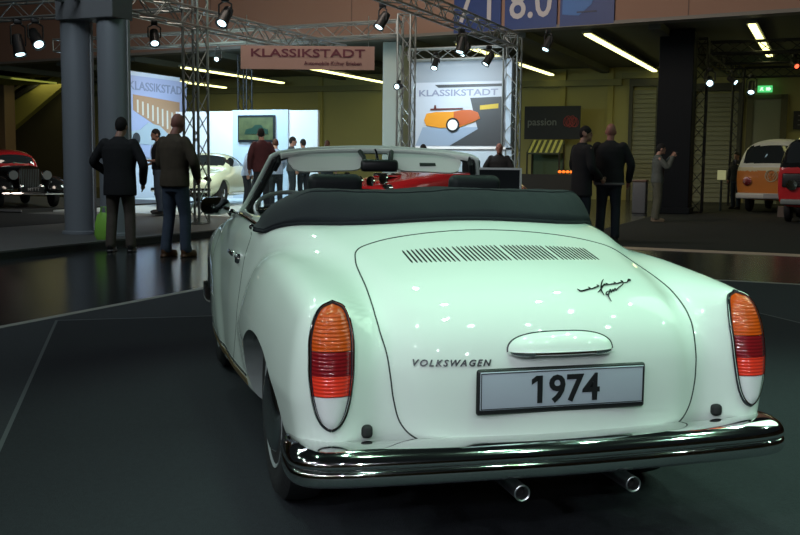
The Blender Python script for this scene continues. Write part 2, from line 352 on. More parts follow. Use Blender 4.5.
e = MB(); hbox(e, -7.02, -6.9, 22.44, 22.56, 1.6, 3.64); e.build('lit_edge', mat('edge_blue_white', (.55, .65, .75), .4), o, False)  # light on the wall's edge, put into a paler blue colour
t = thing('poster', 'large poster with an orange classic car above the windscreen', 'poster', H(-8.22, 22.50, 2.38), HA)
MB().box((0, .02, 0), (2.20, .04, 1.52)).build('sheet', mat('poster_white', (.42, .46, .52), .5), t, False)
title(t, 'KLASSIKSTADT', .21, (-.02, -.004, .50), GREYL, 1.42)
b = MB(); b.prism([(.30, .38), (1.08, .40), (1.08, -.74), (-.2, -.74), (.5, -.35), (.4, .0)], -.016, -.004, lambda u, v, h: Vector((u, h, v))); b.prism([(-.6, .70), (1.08, .70), (1.08, .64), (-.5, .63)], -.016, -.004, lambda u, v, h: Vector((u, h, v)))
b.build('printed_building', mat('poster_dark', (.045, .05, .055), .5), t, False)
b = MB(); b.prism([(-1.08, -.74), (.2, -.74), (.62, -.30), (-.9, -.30)], -.010, -.003, lambda u, v, h: Vector((u, h, v))); b.build('printed_ground', mat('poster_blue', (.25, .32, .42), .5), t, False)
b = MB(); b.prism([(-.86, -.14), (-.80, .02), (-.55, .06), (-.15, .06), (.12, .10), (.32, .10), (.50, .04), (.56, -.10), (.40, -.18), (.05, -.30), (-.45, -.32), (-.80, -.26)], -.028, -.016, lambda u, v, h: Vector((u, h, v))); b.build('printed_car', mat('poster_orange', (.62, .25, .02), .4), t, False)
b = MB(); b.prism([(-.10, .06), (.12, .10), (.32, .10), (.50, .04), (.55, -.10), (.40, -.17), (.06, -.28), (-.10, -.10)], -.032, -.028, lambda u, v, h: Vector((u, h, v))); b.build('printed_flank', mat('poster_redorange', (.42, .09, .02), .4), t, False)
b = MB(); b.lathe([(0, 0), (.17, 0), (.17, .008), (0, .008)], (-.12, -.032, -.25), 'Y', 24); pw = b.build('printed_tyre', BLACK, t); b = MB(); b.lathe([(0, 0), (.125, 0), (.125, .006), (0, .006)], (-.12, -.04, -.25), 'Y', 24); b.build('printed_rim', WHITEP, pw)
b = MB(); b.prism([(-.62, .10), (-.60, .22), (-.56, .22), (-.55, .12)], -.03, -.016, lambda u, v, h: Vector((u, h, v))); b.prism([(-.7, .10), (.12, .12), (.12, .15), (-.7, .14)], -.03, -.016, lambda u, v, h: Vector((u, h, v))); b.build('printed_cabin', mat('poster_darkred', (.10, .02, .015), .5), t, False)
b = MB(); b.prism([(.55, .10), (1.0, .13), (1.0, .24), (.55, .20)], -.022, -.016, lambda u, v, h: Vector((u, h, v))); b.build('printed_lamp', mat('poster_yellow', (.5, .36, .03), .5), t, False)
# hanging brown banner
t = thing('hanging_banner', 'brown hanging banner with dark red lettering below the truss', 'banner', H(-8.81, 16.15, 3.09), math.radians(-38.5+22.5))
MB().box((0, .01, 0), (2.42, .02, .42)).build('sheet', mat('banner_brown', (.30, .19, .155), .7), t, False)
RL = mat('lettering_darkred', (.10, .018, .03), .6)
title(t, 'KLASSIKSTADT', .20, (0, -.004, .075), RL, 1.55)
vs, fs = text_mesh('Automobile Kultur Erleben', .095, .006, .001); MB().add([(.46+v.x*1.0, -.004-v.z, -.10+v.y) for v in vs], fs).build('small_lettering', RL, t, False)
for x in (-1.1, 1.1): MB().cyl((x, .01, .2), (x, .01, .75), .008, 6).build('hanger_wire', STEEL, t)
# blue hall-number signs on the gallery front
BLUE = mat('sign_blue', (.020, .045, .16), .5); BLUE2 = mat('sign_blue_light', (.035, .13, .36), .5); SW = mat('sign_white', (.45, .42, .42), .6)
for x0, x1, txt, lab in ((-9.20, -7.86, '7.1', 'blue sign reading 7.1 on the gallery front'), (-7.76, -6.36, '8.0', 'blue sign reading 8.0 on the gallery front'), (-6.29, -4.92, None, 'blue sign with a pale plan shape beside the 8.0 sign')):
    t = thing('hall_sign', lab, 'sign', H((x0+x1)/2, fy((x0+x1)/2)-.005, 5.30), HA+FA, 'blue hall signs on the gallery front')
    MB().box((0, -.03, 0), (x1-x0, .05, 1.46)).build('panel', BLUE, t, False)
    if txt:
        vs, fs = text_mesh(txt, 1.12, .012, .012); MB().add([(v.x*.86, -.06-v.z, v.y-.12) for v in vs], fs).build('number', SW, t, False)
    else:
        b = MB(); b.prism([(-.62, -.45), (-.2, -.50), (.12, -.25), (.30, .2), (.34, .7), (-.62, .7)], -.064, -.054, lambda u, v, h: Vector((u, h, v))); b.build('plan_shape', BLUE2, t, False)
        b = MB(); b.box((.0, -.062, -.42), (.5, .01, .035)); b.build('plan_line', mat('sign_line', (.02, .03, .07), .5), t, False)
# far stall: dark banner, striped awning, counter
t = thing('dark_banner', 'black banner with white word and red ring mark on the yellow wall', 'banner', H(-9.1, 34.5, 2.68), HA)
MB().box((0, .02, 0), (2.0, .04, 1.15)).build('sheet', mat('banner_black', (.012, .012, .013), .6), t, False)
vs, fs = text_mesh('passion', .36, .01, .004); MB().add([(-.36+v.x, -.004-v.z, .02+v.y) for v in vs], fs).build('lettering', mat('lettering_dim', (.16, .17, .16), .6), t, False)
b = MB()
for k in range(7): b.tube([(.52+.05*k+.11*math.cos(a), -.01, .03+.04*math.sin(k*2)+.16*math.sin(a)) for a in np.linspace(0, 2*PI, 21)], .012, 5, cap=False)
b.build('ring_mark', mat('mark_red', (.30, .03, .02), .5), t)
st = thing('market_stall', 'small stall with a striped awning and warm-lit counter', 'stall', H(-8.72, 32.0, 0), HA)
aw = MB(); aw.prism([(0, 1.60), (.65, 2.02), (.65, 1.98), (0, 1.55)], -.56, .56, lambda u, v, h: Vector((h, u, v))); awn = aw.build('awning', mat('awning_dark', (.05, .06, .03), .6), st, False)
b = MB()
for k in range(6): b.prism([(0, 1.612), (.65, 2.032), (.65, 2.02), (0, 1.60)], -.50+k*.185, -.42+k*.185, lambda u, v, h: Vector((h, u, v)))
b.build('stripes', mat('awning_yellow', (.45, .45, .14), .6), awn, False)
for x in (-.54, .54):
    for y in (.03, .62): MB().cyl((x, y, 0), (x, y, 1.6+.4*y/.65), .03, 8).build('post', mat('stall_post', (.03, .03, .02), .6), st)
MB().box((.1, .1, .45), (1.9, .5, .9)).build('counter', mat('counter_dark', (.03, .025, .02), .6), st, False)
MB().box((0, .66, 1.1), (1.1, .03, 1.0)).build('back_panel', mat('stall_green', (.06, .10, .04), .6), st, False)
for k in range(4):
    l = thing('heat_lamp', 'row of small orange glowing counter lamps by the stall', 'counter lamp', H(-8.12+k*.13, 31.9, .90), HA, 'orange counter lamps')
    MB().lathe([(.05, 0), (.02, .02), (.02, .05)], (0, 0, 0), 'Z', 10).build('foot', BLACK, l); MB().sphere((0, 0, .09), (.06, .05, .045), 10, 8).build('shade', mat('lamp_orange', (.9, .2, .02), .4, emit=(1, .17, .02), estr=1.6), l)
# escalator at the far left
ES = mat('escalator_yellow', (.36, .33, .07), .6); ED = mat('escalator_dark', (.03, .03, .02), .6)
t = thing('escalator', 'yellow-sided escalator rising behind the red vintage car', 'escalator', H(-31.0, 33, 0), HA)
def ep(u, v, h): return Vector((u, h, v))
MB().prism([(-1.6, 2.35), (1.6, 4.35), (1.6, 4.9), (-1.6, 3.6)], 0, 1.2, ep).build('side_panel', ES, t, False)
MB().prism([(-1.6, 3.75), (1.1, 4.95), (1.6, 4.95), (-1.6, 3.50)], -.05, .0, ep).build('handrail', ED, t, False)
MB().prism([(-1.6, 4.15), (.2, 4.95), (.7, 4.95), (-1.6, 3.92)], -.05, .0, ep).build('handrail', ED, t, False)
b = MB(); b.prism([(-1.6, 4.0), (.55, 4.95), (.72, 4.95), (-1.6, 3.90)], -.07, -.02, ep); b.build('light_strip', mat('strip_yellow', (.6, .5, .2), .5), t, False)
MB().prism([(-1.6, 2.35), (1.6, 4.35), (1.6, 0.1), (-1.6, 0.1)], .3, .9, ep).build('skirt', mat('escalator_skirt', (.05, .045, .02), .7), t, False)
t = MB(); hbox(t, -31.9, -29.3, 26.6, 32.4, 4.28, 4.38); o = t.build('gallery_soffit', mat('soffit_green', (.30, .34, .08), .7), None, False); tag(o, 'yellow-green soffit panel above the escalator', 'soffit panel')
# ------------------------------------------------------------------ the convertible: the body is grown from an implicit shape
def cr(tab, x):
    """smooth table lookup (monotone cubic through the knots)"""
    t = np.array(tab, float); X, Y = t[:, 0], t[:, 1]
    h = np.diff(X); d = np.diff(Y)/h
    m = np.zeros(len(X)); m[0], m[-1] = d[0], d[-1]
    for i in range(1, len(X)-1):
        m[i] = 0 if d[i-1]*d[i] <= 0 else 2*d[i-1]*d[i]/(d[i-1]+d[i])
    xc = np.clip(x, X[0], X[-1]); i = np.clip(np.searchsorted(X, xc)-1, 0, len(h)-1)
    s = (xc-X[i])/h[i]
    return (Y[i]*(1+2*s)*(1-s)**2 + h[i]*m[i]*s*(1-s)**2 + Y[i+1]*s*s*(3-2*s) + h[i]*m[i+1]*s*s*(s-1))
def smax(a, b, k):
    h = np.maximum(k-np.abs(a-b), 0)/k
    return np.maximum(a, b)+h*h*k/4
def smin(a, b, k): return -smax(-a, -b, k)
def poly_sd(pts, y, z):
    """signed distance to a closed polygon (negative inside)"""
    P = np.array(pts, float); Q = np.roll(P, -1, 0)
    d2 = np.full(y.shape, 1e9); ins = np.zeros(y.shape, bool)
    for (ay, az), (by, bz) in zip(P, Q):
        ey, ez = by-ay, bz-az; L = ey*ey+ez*ez+1e-12
        t = np.clip(((y-ay)*ey+(z-az)*ez)/L, 0, 1)
        d2 = np.minimum(d2, (y-ay-t*ey)**2+(z-az-t*ez)**2)
        c = ((az > z) != (bz > z)) & (y < (by-ay)*(z-az)/(bz-az+1e-12)+ay)
        ins ^= c
    return np.where(ins, -1, 1)*np.sqrt(d2)
def dense(pts, n=12, closed=False):
    """Catmull-Rom through the points"""
    P = [np.array(p, float) for p in pts]; out = []; N = len(P)
    for i in range(N if closed else N-1):
        if closed: a, b, c, d = P[i-1], P[i], P[(i+1) % N], P[(i+2) % N]
        else: a, b, c, d = P[max(i-1, 0)], P[i], P[i+1], P[min(i+2, N-1)]
        for k in range(n):
            t = k/n
            out.append(.5*((2*b)+(-a+c)*t+(2*a-5*b+4*c-d)*t*t+(-a+3*b-3*c+d)*t**3))
    if not closed: out.append(P[-1])
    return out
# side profile of the centre body, tail first over the deck, belt, bonnet and nose
CENTRE = dense([(.20, .285), (.11, .305), (.078, .345), (.067, .39), (.062, .45), (.059, .52), (.060, .58), (.068, .645), (.092, .71), (.135, .765), (.2, .812),
                (.3, .850), (.4, .878), (.56, .913), (.7, .943), (.95, .996), (1.2, 1.026), (1.5, 1.042), (2.0, 1.035), (2.6, 1.02), (2.95, .97), (3.2, .90), (3.6, .82),
                (3.9, .72), (4.03, .62), (4.06, .52), (4.02, .40), (3.9, .32)], 6)+[(3.0, .23), (1.5, .23), (.6, .25)]
REARF = dense([(.22, .285), (.145, .31), (.122, .36), (.119, .42), (.118, .50), (.122, .60), (.134, .69), (.156, .765), (.195, .803), (.27, .822), (.374, .836), (.568, .861), (.785, .882), (1.03, .893),
               (1.25, .872), (1.42, .80), (1.55, .69), (1.66, .55), (1.78, .40)], 5)+[(1.9, .25), (.6, .25)]
FRONTF = dense([(2.1, .25), (2.25, .45), (2.45, .66), (2.7, .80), (3.0, .87), (3.3, .865), (3.6, .84), (3.9, .77), (4.01, .66), (4.0, .5), (3.93, .36), (3.8, .28)], 5)+[(3.0, .24)]
def carF(x, y, z):
    x = np.abs(x)
    xx = np.minimum(x, .8)
    rearw = np.clip((1.0-y)/.8, 0, 1); frontw = np.clip((y-3.2)/.7, 0, 1)
    yc = y - (.27*xx**2)*rearw + (.28*xx**2)*frontw
    crown = .155*xx**2
    zc = z + crown*np.clip((z-.45)/.3, 0, 1)
    prof = poly_sd(CENTRE, yc, zc)
    w = cr([(0, .49), (.15, .525), (.3, .555), (.7, .635), (1.1, .72), (1.5, .775), (2.0, .797), (2.6, .795), (3.0, .765), (3.6, .66), (4.1, .5)], y)
    tum = cr([(.2, -.012), (.4, .0), (.55, 0), (.7, -.012), (.85, -.034), (.95, -.055), (1.1, -.10)], z)
    side = (x-(w+tum))*.95
    c = smax(prof, side, cr([(.6, .13), (1.2, .09)], y))
    hw = cr([(.1, .103), (.3, .128), (.6, .152), (1.0, .162), (1.4, .145), (1.8, .09)], y)
    xf = cr([(.1, .668), (.3, .662), (.6, .652), (1.0, .650), (1.4, .66), (1.8, .69)], y)
    zt = cr([(.05, .815), (.225, .839), (.374, .860), (.568, .877), (.785, .893), (1.03, .900), (1.25, .872), (1.42, .80), (1.55, .69), (1.66, .57), (1.8, .50)], y)
    tf = cr([(.2, -.06), (.38, -.022), (.52, 0)], np.minimum(z, .52))
    nn = 2.25; up = np.clip(z-.50, 0, 9)/np.maximum(zt-.50, .03)
    q = ((np.abs(x-xf)/hw)**nn + up**nn)**(1/nn)
    lat = (q-1)*hw*(1+.25*up) - np.where(x > xf, tf, 0)
    yr = y - 1.5*np.clip(np.abs(x-.655), 0, .12)**2*np.clip((.9-y)/.6, 0, 1)
    r = smax(poly_sd(REARF, yr, z-.03), lat, .10)
    c = smin(c, r, cr([(.35, .12), (.75, .055), (1.1, .014)], y))
    hwf = cr([(2.0, .12), (2.6, .18), (3.2, .20), (3.7, .19), (4.05, .15)], y)
    xff = cr([(2.0, .67), (2.6, .61), (3.2, .585), (3.7, .57), (4.05, .555)], y)
    yf = y + .8*np.clip(x-.56, 0, 1)**2*np.clip((y-3.4)/.4, 0, 1)
    ff = smax(poly_sd(FRONTF, yf, z+.5*np.clip(x-.62, 0, 1)**2), np.abs(x-xff)-hwf, .2)
    return smin(c, ff, .07)
def march(O, D, far=1.5, n=60):
    """outermost crossing of the body along rays that start inside"""
    ts = np.linspace(far, 0, n); lo = np.zeros(len(O)); hi = np.full(len(O), far); done = np.zeros(len(O), bool)
    for a, b in zip(ts[:-1], ts[1:]):
        idx = np.where(~done)[0]
        if not len(idx): break
        P = O[idx]+D[idx]*b
        ins = carF(P[:, 0], P[:, 1], P[:, 2]) < 0
        hit = idx[ins]; lo[hit] = b; hi[hit] = a; done[hit] = True
    for _ in range(22):
        mid = (lo+hi)/2; P = O+D*mid[:, None]; ins = carF(P[:, 0], P[:, 1], P[:, 2]) < 0
        lo = np.where(ins, mid, lo); hi = np.where(ins, hi, mid)
    return O+D*((lo+hi)/2)[:, None]
def seek(P, D, far=2.0):
    """first body hit when walking from P (outside) along D; arrays"""
    P = np.atleast_2d(np.array(P, float)); D = np.broadcast_to(np.array(D, float), P.shape)
    t = np.zeros(len(P)); act = np.arange(len(P))
    for _ in range(60):
        Q = P[act]+D[act]*t[act][:, None]; f = carF(Q[:, 0], Q[:, 1], Q[:, 2])
        t[act] += f*.75; act = act[(np.abs(f) > 1e-5) & (t[act] < far)]
        if not len(act): break
    return P+D*np.minimum(t, far)[:, None]
def normal(Q, e=.004):
    Q = np.atleast_2d(Q); g = []
    for i in range(3):
        d = np.zeros(3); d[i] = e; A = Q+d; B = Q-d
        g.append(carF(A[:, 0], A[:, 1], A[:, 2])-carF(B[:, 0], B[:, 1], B[:, 2]))
    g = np.array(g).T; return g/np.linalg.norm(g, axis=1)[:, None]
ZC = .56; YA, YB = 1.3, 2.9
NT = 320
th = np.linspace(0, 2*PI, NT, endpoint=False)
rows_O, rows_D = [], []
for lat in np.linspace(math.radians(89.6), 0, 110):
    D = np.stack([np.cos(lat)*np.cos(th), np.full(NT, -np.sin(lat)), np.cos(lat)*np.sin(th)], 1); rows_D.append(D); rows_O.append(np.tile([0, YA, ZC], (NT, 1)))
for yy in np.linspace(YA, YB, 60)[1:]:
    D = np.stack([np.cos(th), np.zeros(NT), np.sin(th)], 1); rows_D.append(D); rows_O.append(np.tile([0, yy, ZC], (NT, 1)))
for lat in np.linspace(0, math.radians(89.6), 70)[1:]:
    D = np.stack([np.cos(lat)*np.cos(th), np.full(NT, np.sin(lat)), np.cos(lat)*np.sin(th)], 1); rows_D.append(D); rows_O.append(np.tile([0, YB, ZC], (NT, 1)))
NR = len(rows_O)
BODYP = march(np.concatenate(rows_O), np.concatenate(rows_D)).reshape(NR, NT, 3)
PAINT = mat('mint_white_paint', (.72, .80, .745), .5, coat=1.0, spec=.2)
TRIM = mat('black_interior_trim', (.012, .013, .014), .6)
car = thing('convertible_car', 'mint white classic convertible with black folded soft top, seen from behind', 'car', (0, 0, .007))
def body_faces():
    fs = []
    for i in range(NR-1):
        for j in range(NT):
            k = (j+1) % NT; fs.append((i*NT+j, i*NT+k, (i+1)*NT+k, (i+1)*NT+j))
    fs.append(tuple(range(NT-1, -1, -1))); fs.append(tuple((NR-1)*NT+j for j in range(NT)))
    return fs
mb = MB(); mb.add(BODYP.reshape(-1, 3), body_faces())
WELL = mat('wheel_well_grey', (.30, .34, .33), .7, noise=(9, .3))
shell = mb.build('body', [PAINT, TRIM, WELL], car, smooth=False)
def snap(P, n=10):
    P = np.array(P, float)
    for _ in range(n):
        e = .003; f0 = carF(P[:, 0], P[:, 1], P[:, 2]); g = []
        for i in range(3):
            d = np.zeros(3); d[i] = e; A = P+d; B = P-d
            g.append((carF(A[:, 0], A[:, 1], A[:, 2])-carF(B[:, 0], B[:, 1], B[:, 2]))/(2*e))
        g = np.array(g).T; P = P-(f0/np.maximum((g*g).sum(1), .05))[:, None]*g
    return P
# cut the wheel openings, wheel wells and the cockpit out of the shell
def cutter(mb_, idx):
    o = mb_.build('cutter', [PAINT, TRIM, WELL], None, smooth=False)
    o.data.polygons.foreach_set('material_index', [idx]*len(o.data.polygons)); return o
def cut_all(o, cs):
    for c in cs:
        m = o.modifiers.new('cut', 'BOOLEAN'); m.operation = 'DIFFERENCE'; m.solver = 'EXACT'; m.object = c
    apply_mods(o)
    for c in cs:
        me = c.data; bpy.data.objects.remove(c); bpy.data.meshes.remove(me)
cs = []
for sgn in (-1, 1):
    for wy, a, b in ((.89, .495, .285), (3.29, .40, .335)):
        ell = [(wy+a*math.cos(t), .325+b*math.sin(t)) for t in np.linspace(0, 2*PI, 64, endpoint=False)]
        cs.append(cutter(MB().prism(ell, sgn*.62, sgn*1.0, lambda u, v, h: Vector((h, u, v))), 2))
        wl = [(wy+.42*math.cos(t), .33+.42*math.sin(t)) for t in np.linspace(0, 2*PI, 48, endpoint=False)]
        cs.append(cutter(MB().prism(wl, sgn*.46, sgn*(.768 if wy < 2 else .75), lambda u, v, h: Vector((h, u, v))), 2))
ck = [(-.60, 1.42), (.60, 1.42), (.665, 1.6), (.672, 2.2), (.655, 2.50), (.56, 2.66), (.3, 2.74), (0, 2.76), (-.3, 2.74), (-.56, 2.66), (-.655, 2.50), (-.672, 2.2), (-.665, 1.6)]
cs.append(cutter(MB().prism(ck, .34, 1.4, lambda u, v, h: Vector((u, v, h))), 1))
cut_all(shell, cs)
# engine lid, bonnet and doors: the faces inside their seams become parts of their own
def inpoly(pts, u, v):
    P = np.array(pts); Q = np.roll(P, -1, 0); ins = np.zeros(u.shape, bool)
    for (ay, az), (by, bz) in zip(P, Q): ins ^= ((az > v) != (bz > v)) & (u < (by-ay)*(v-az)/(bz-az+1e-12)+ay)
    return ins
half = [(0, .08, .395), (.25, .10, .395), (.38, .125, .398), (.435, .135, .415), (.475, .14, .455), (.495, .14, .52), (.504, .138, .58), (.512, .16, .68), (.517, .23, .75), (.517, .288, .789),
        (.514, .4, .84), (.51, .55, .88), (.503, .63, .893), (.480, .71, .905), (.43, .755, .92), (.3, .79, .94), (0, .81, .965)]
lid = [tuple(p) for p in dense(half + [(-x, y, z) for x, y, z in half[-2:0:-1]], 6, closed=True)]
lid = snap(lid)
hoodh = [(0, 2.95, .97), (.35, 2.93, .95), (.52, 2.85, .92), (.56, 3.0, .88), (.44, 3.4, .82), (.36, 3.8, .72), (.28, 3.98, .6), (0, 4.05, .56)]
hood = snap([tuple(p) for p in dense(hoodh + [(-x, y, z) for x, y, z in hoodh[-2:0:-1]], 6, closed=True)])
door = dense([(1.615, .93), (1.63, .80), (1.665, .62), (1.73, .45), (1.80, .34), (1.9, .30), (2.4, .30), (2.78, .31), (2.84, .40), (2.83, .6), (2.78, .8), (2.70, .93), (2.2, .965)], 6, closed=True)
def azim(P, c=(0, YA, ZC), s=-1):
    D = P-np.array(c); r = np.linalg.norm(D, axis=1); a = np.arccos(np.clip(s*D[:, 1]/r, -1, 1)); t = np.arctan2(D[:, 2], D[:, 0])
    return a*np.cos(t), a*np.sin(t)
me = shell.data; nf = len(me.polygons)
cen = np.zeros(nf*3); me.polygons.foreach_get('center', cen); cen = cen.reshape(-1, 3)
mi = np.zeros(nf, int); me.polygons.foreach_get('material_index', mi)
lab = np.zeros(nf, int)
u, v = azim(cen); lu, lv = azim(lid)
lab[inpoly(list(zip(lu, lv)), u, v) & (cen[:, 1] < 1.2) & (mi == 0)] = 1
u, v = azim(cen, (0, YB, ZC), 1); hu, hv = azim(hood, (0, YB, ZC), 1)
lab[inpoly(list(zip(hu, hv)), u, v) & (cen[:, 1] > 2.84) & (mi == 0)] = 2
dm = inpoly(door, cen[:, 1], cen[:, 2]) & (mi == 0)
lab[dm & (cen[:, 0] < -.60)] = 3; lab[dm & (cen[:, 0] > .60)] = 4
allv = np.zeros(len(me.vertices)*3); me.vertices.foreach_get('co', allv); allv = allv.reshape(-1, 3)
polys = [tuple(p.vertices) for p in me.polygons]
def sub(k, name, mats):
    ids = np.where(lab == k)[0]; mp = {}; vs = []; fs = []
    for i in ids:
        f = []
        for q in polys[i]:
            if q not in mp: mp[q] = len(vs); vs.append(allv[q])
            f.append(mp[q])
        fs.append(tuple(f))
    m2 = bpy.data.meshes.new(name); m2.from_pydata(vs, [], fs); m2.update()
    for mm in mats: m2.materials.append(mm)
    m2.polygons.foreach_set('material_index', mi[ids].tolist())
    return link(name, m2, car, True, 35)
engine_lid = sub(1, 'engine_lid', [PAINT]); bonnet = sub(2, 'bonnet', [PAINT])
door_l = sub(3, 'door', [PAINT]); door_r = sub(4, 'door', [PAINT])
body = sub(0, 'body', [PAINT, TRIM, WELL])
bpy.data.objects.remove(shell)
def ribbon(P, w, h, name, m, parent, closed=True):
    """a strip lying on the body along P"""
    P = np.array(P); N = normal(P); n = len(P)
    T = np.roll(P, -1, 0)-np.roll(P, 1, 0)
    if not closed: T[0] = P[1]-P[0]; T[-1] = P[-1]-P[-2]
    T /= np.maximum(np.linalg.norm(T, axis=1), 1e-9)[:, None]; B = np.cross(T, N)
    r = [[Vector(P[i]-B[i]*w/2-N[i]*.004), Vector(P[i]-B[i]*w/2+N[i]*h), Vector(P[i]+B[i]*w/2+N[i]*h), Vector(P[i]+B[i]*w/2-N[i]*.004)] for i in range(n)]
    b = MB()
    if closed: r.append(r[0])
    b.ring_loft(r, cap=not closed); return b.build(name, m, parent, angle=30)
SEAM = mat('seam_shadow', (.035, .045, .042), .8)
ribbon(lid, .0042, .002, 'lid_seam', SEAM, car)
ribbon(hood, .004, .0008, 'bonnet_seam', SEAM, car)
for sgn in (-1, 1):
    dp = snap([(sgn*.79, a, b) for a, b in door[:66]])
    ribbon(dp, .0045, .0008, 'door_seam', SEAM, car, closed=False)
# ------------------------------------------------------------------ the convertible: fittings
AMBER = mat('amber_lens', (.58, .075, .006), .12, coat=.6); REDL = mat('red_lens', (.22, .008, .012), .12, coat=.6)
REFL = mat('red_reflector', (.85, .045, .022), .15, coat=.6); CLEARL = mat('clear_lens', (.78, .80, .80), .12, coat=.8)
GASK = mat('black_gasket', (.012, .012, .02), .4)
def ribbed(m, scale):
    nt = m.node_tree; b = nt.nodes['Principled BSDF']; tc = nt.nodes.new('ShaderNodeTexCoord')
    w = nt.nodes.new('ShaderNodeTexWave'); w.bands_direction = 'Z'; w.inputs['Scale'].default_value = scale; w.inputs['Distortion'].default_value = 0
    bp = nt.nodes.new('ShaderNodeBump'); bp.inputs['Strength'].default_value = .35; bp.inputs['Distance'].default_value = .004
    nt.links.new(tc.outputs['Object'], w.inputs['Vector']); nt.links.new(w.outputs['Fac'], bp.inputs['Height']); nt.links.new(bp.outputs[0], b.inputs['Normal'])
for m_ in (AMBER, REDL, REFL): ribbed(m_, 30)
def rear_pts(XZ):
    XZ = np.array(XZ, float); P = np.stack([XZ[:, 0], np.full(len(XZ), -.35), XZ[:, 1]], 1)
    return seek(P, [0, 1, 0], 1.2)
# tail lamp outline: egg, pointed at the foot, leaning slightly
ZB, ZT = .447, .800
def lamp_half(z):
    t = np.clip((z-ZB)/(ZT-ZB), 0, 1)
    return cr([(0, 0), (.02, .014), (.06, .027), (.15, .041), (.3, .052), (.5, .058), (.68, .058), (.82, .052), (.92, .041), (.97, .028), (1, 0)], t)
def lamp_cx(z): return cr([(ZB, .682), (.55, .681), (.65, .678), (.75, .672), (ZT, .664)], z)
for sgn in (-1, 1):
    lamp = MB()
    outl = []
    zs = ZB+(ZT-ZB)*(1-np.cos(np.linspace(0, PI, 40)))/2
    for z in zs: outl.append((sgn*(lamp_cx(z)+lamp_half(z)), z))
    for z in zs[::-1][1:-1]: outl.append((sgn*(lamp_cx(z)-lamp_half(z)), z))
    rim = rear_pts(outl); rim = rim + normal(rim)*.004
    tl = MB().tube([tuple(p) for p in rim]+[tuple(rim[0])], .0062, 8, cap=False).build('tail_lamp', GASK, car)
    rim2 = rim + normal(rim)*.006
    cxm, czm = rim2.mean(0)[0], rim2.mean(0)[2]
    rim2 = np.stack([cxm+(rim2[:, 0]-cxm)*.985, rim2[:, 1], czm+(rim2[:, 2]-czm)*.985], 1)
    MB().tube([tuple(p) for p in rim2]+[tuple(rim2[0])], .0030, 8, cap=False).build('chrome_bezel', CHROME, tl)
    for nm, m_, z0, z1, bul in (('amber_lens', AMBER, .672, ZT-.001, .020), ('red_lens', REDL, .603, .670, .020), ('reflector', REFL, .545, .602, .021), ('clear_lens', CLEARL, ZB+.001, .543, .018)):
        nu, nv = 14, 14; XZ = []; off = []
        for i in range(nv+1):
            z = z0+(z1-z0)*i/nv
            for k in range(nu+1):
                u = -1+2*k/nu; XZ.append((sgn*(lamp_cx(z)+u*lamp_half(z)*.97), z))
                e = min(1, lamp_half(z)/.03); off.append(.004+bul*(1-abs(u)**3.2)*e)
        Q = rear_pts(XZ); N = np.array([(sgn*.25, -.95, .12)]); N = N/np.linalg.norm(N)
        Q = Q+N*np.array(off)[:, None]
        b = MB(); b.add(Q, [(i*(nu+1)+k, i*(nu+1)+k+1, (i+1)*(nu+1)+k+1, (i+1)*(nu+1)+k) for i in range(nv) for k in range(nu)])
        b.build(nm, m_, tl)
    # black rubber grommet where the bumper iron leaves the body
    g = rear_pts([(sgn*.574, .432)])[0]
    MB().rbox((g[0], g[1]-.004, g[2]), (.034, .03, .038), .012).build('bumper_grommet', RUBBER, car)
# bumper: one chrome blade swept round the tail
bp_path = dense([(-.78, .36), (-.794, .25), (-.797, .165), (-.788, .105), (-.755, .062), (-.69, .040), (-.6, .028), (-.4, .014), (-.2, .005), (0, 0), (.2, .005), (.4, .014), (.6, .028), (.69, .040),
                 (.755, .062), (.788, .105), (.797, .165), (.794, .25), (.78, .36)], 6)
bprof = dense([(.088, .408), (.066, .410), (.045, .408), (.025, .402), (.008, .392), (-.004, .378), (-.009, .365), (-.006, .357), (.0, .353), (.0, .350), (-.008, .344), (-.011, .330), (-.006, .313), (.010, .302), (.05, .296), (.09, .303)], 4)
rings = []
for i, p in enumerate(bp_path):
    a, b = bp_path[max(i-1, 0)], bp_path[min(i+1, len(bp_path)-1)]
    t = Vector((b[0]-a[0], b[1]-a[1], 0)).normalized(); nrm = Vector((-t.y, t.x, 0))
    s_ = min(i, len(bp_path)-1-i)/12; k = .55+.45*min(1, s_)**.5
    rings.append([Vector((p[0], p[1], .345+(q[1]-.345)*k))+nrm*q[0]*(k if q[0] > 0 else 1) for q in bprof])
b = MB(); b.ring_loft(rings, cap=False, closed=False)
bumper = b.build('rear_bumper', CHROME, car, angle=70)
md = bumper.modifiers.new('t', 'SOLIDIFY'); md.thickness = -.003; apply_mods(bumper)
# front bumper
rings = []
for i, p in enumerate(bp_path):
    a, b = bp_path[max(i-1, 0)], bp_path[min(i+1, len(bp_path)-1)]
    t = Vector((b[0]-a[0], b[1]-a[1], 0)).normalized(); nrm = Vector((-t.y, t.x, 0))
    rings.append([Vector((p[0]*.97, 4.16-p[1]*1.7, q[1]+.02))-Vector((0, nrm.y, 0))*q[0] for q in bprof])
MB().ring_loft(rings, cap=False, closed=False).build('front_bumper', CHROME, car, angle=70)
# tail pipes
for x in (-.147, .208):
    p = MB().lathe([(.0235, -.22), (.0235, .0), (.0245, .003), (.0225, .004), (.0195, .002), (.019, -.02), (.019, -.05)], (x, -.005, .262), 'Y', 24)
    tp = p.build('tail_pipe', STEEL, car)
    MB().cyl((x, .025, .262), (x, .035, .262), .0192, 20).build('pipe_bore', DARK, tp)
MB().rbox((0, .34, .27), (.62, .22, .12), .05).build('silencer', mat('dark_metal', (.02, .02, .02), .5, .6), car)
MB().rbox((0, 1.2, .24), (1.1, 1.6, .06), .02).build('underbody', DARK, car)
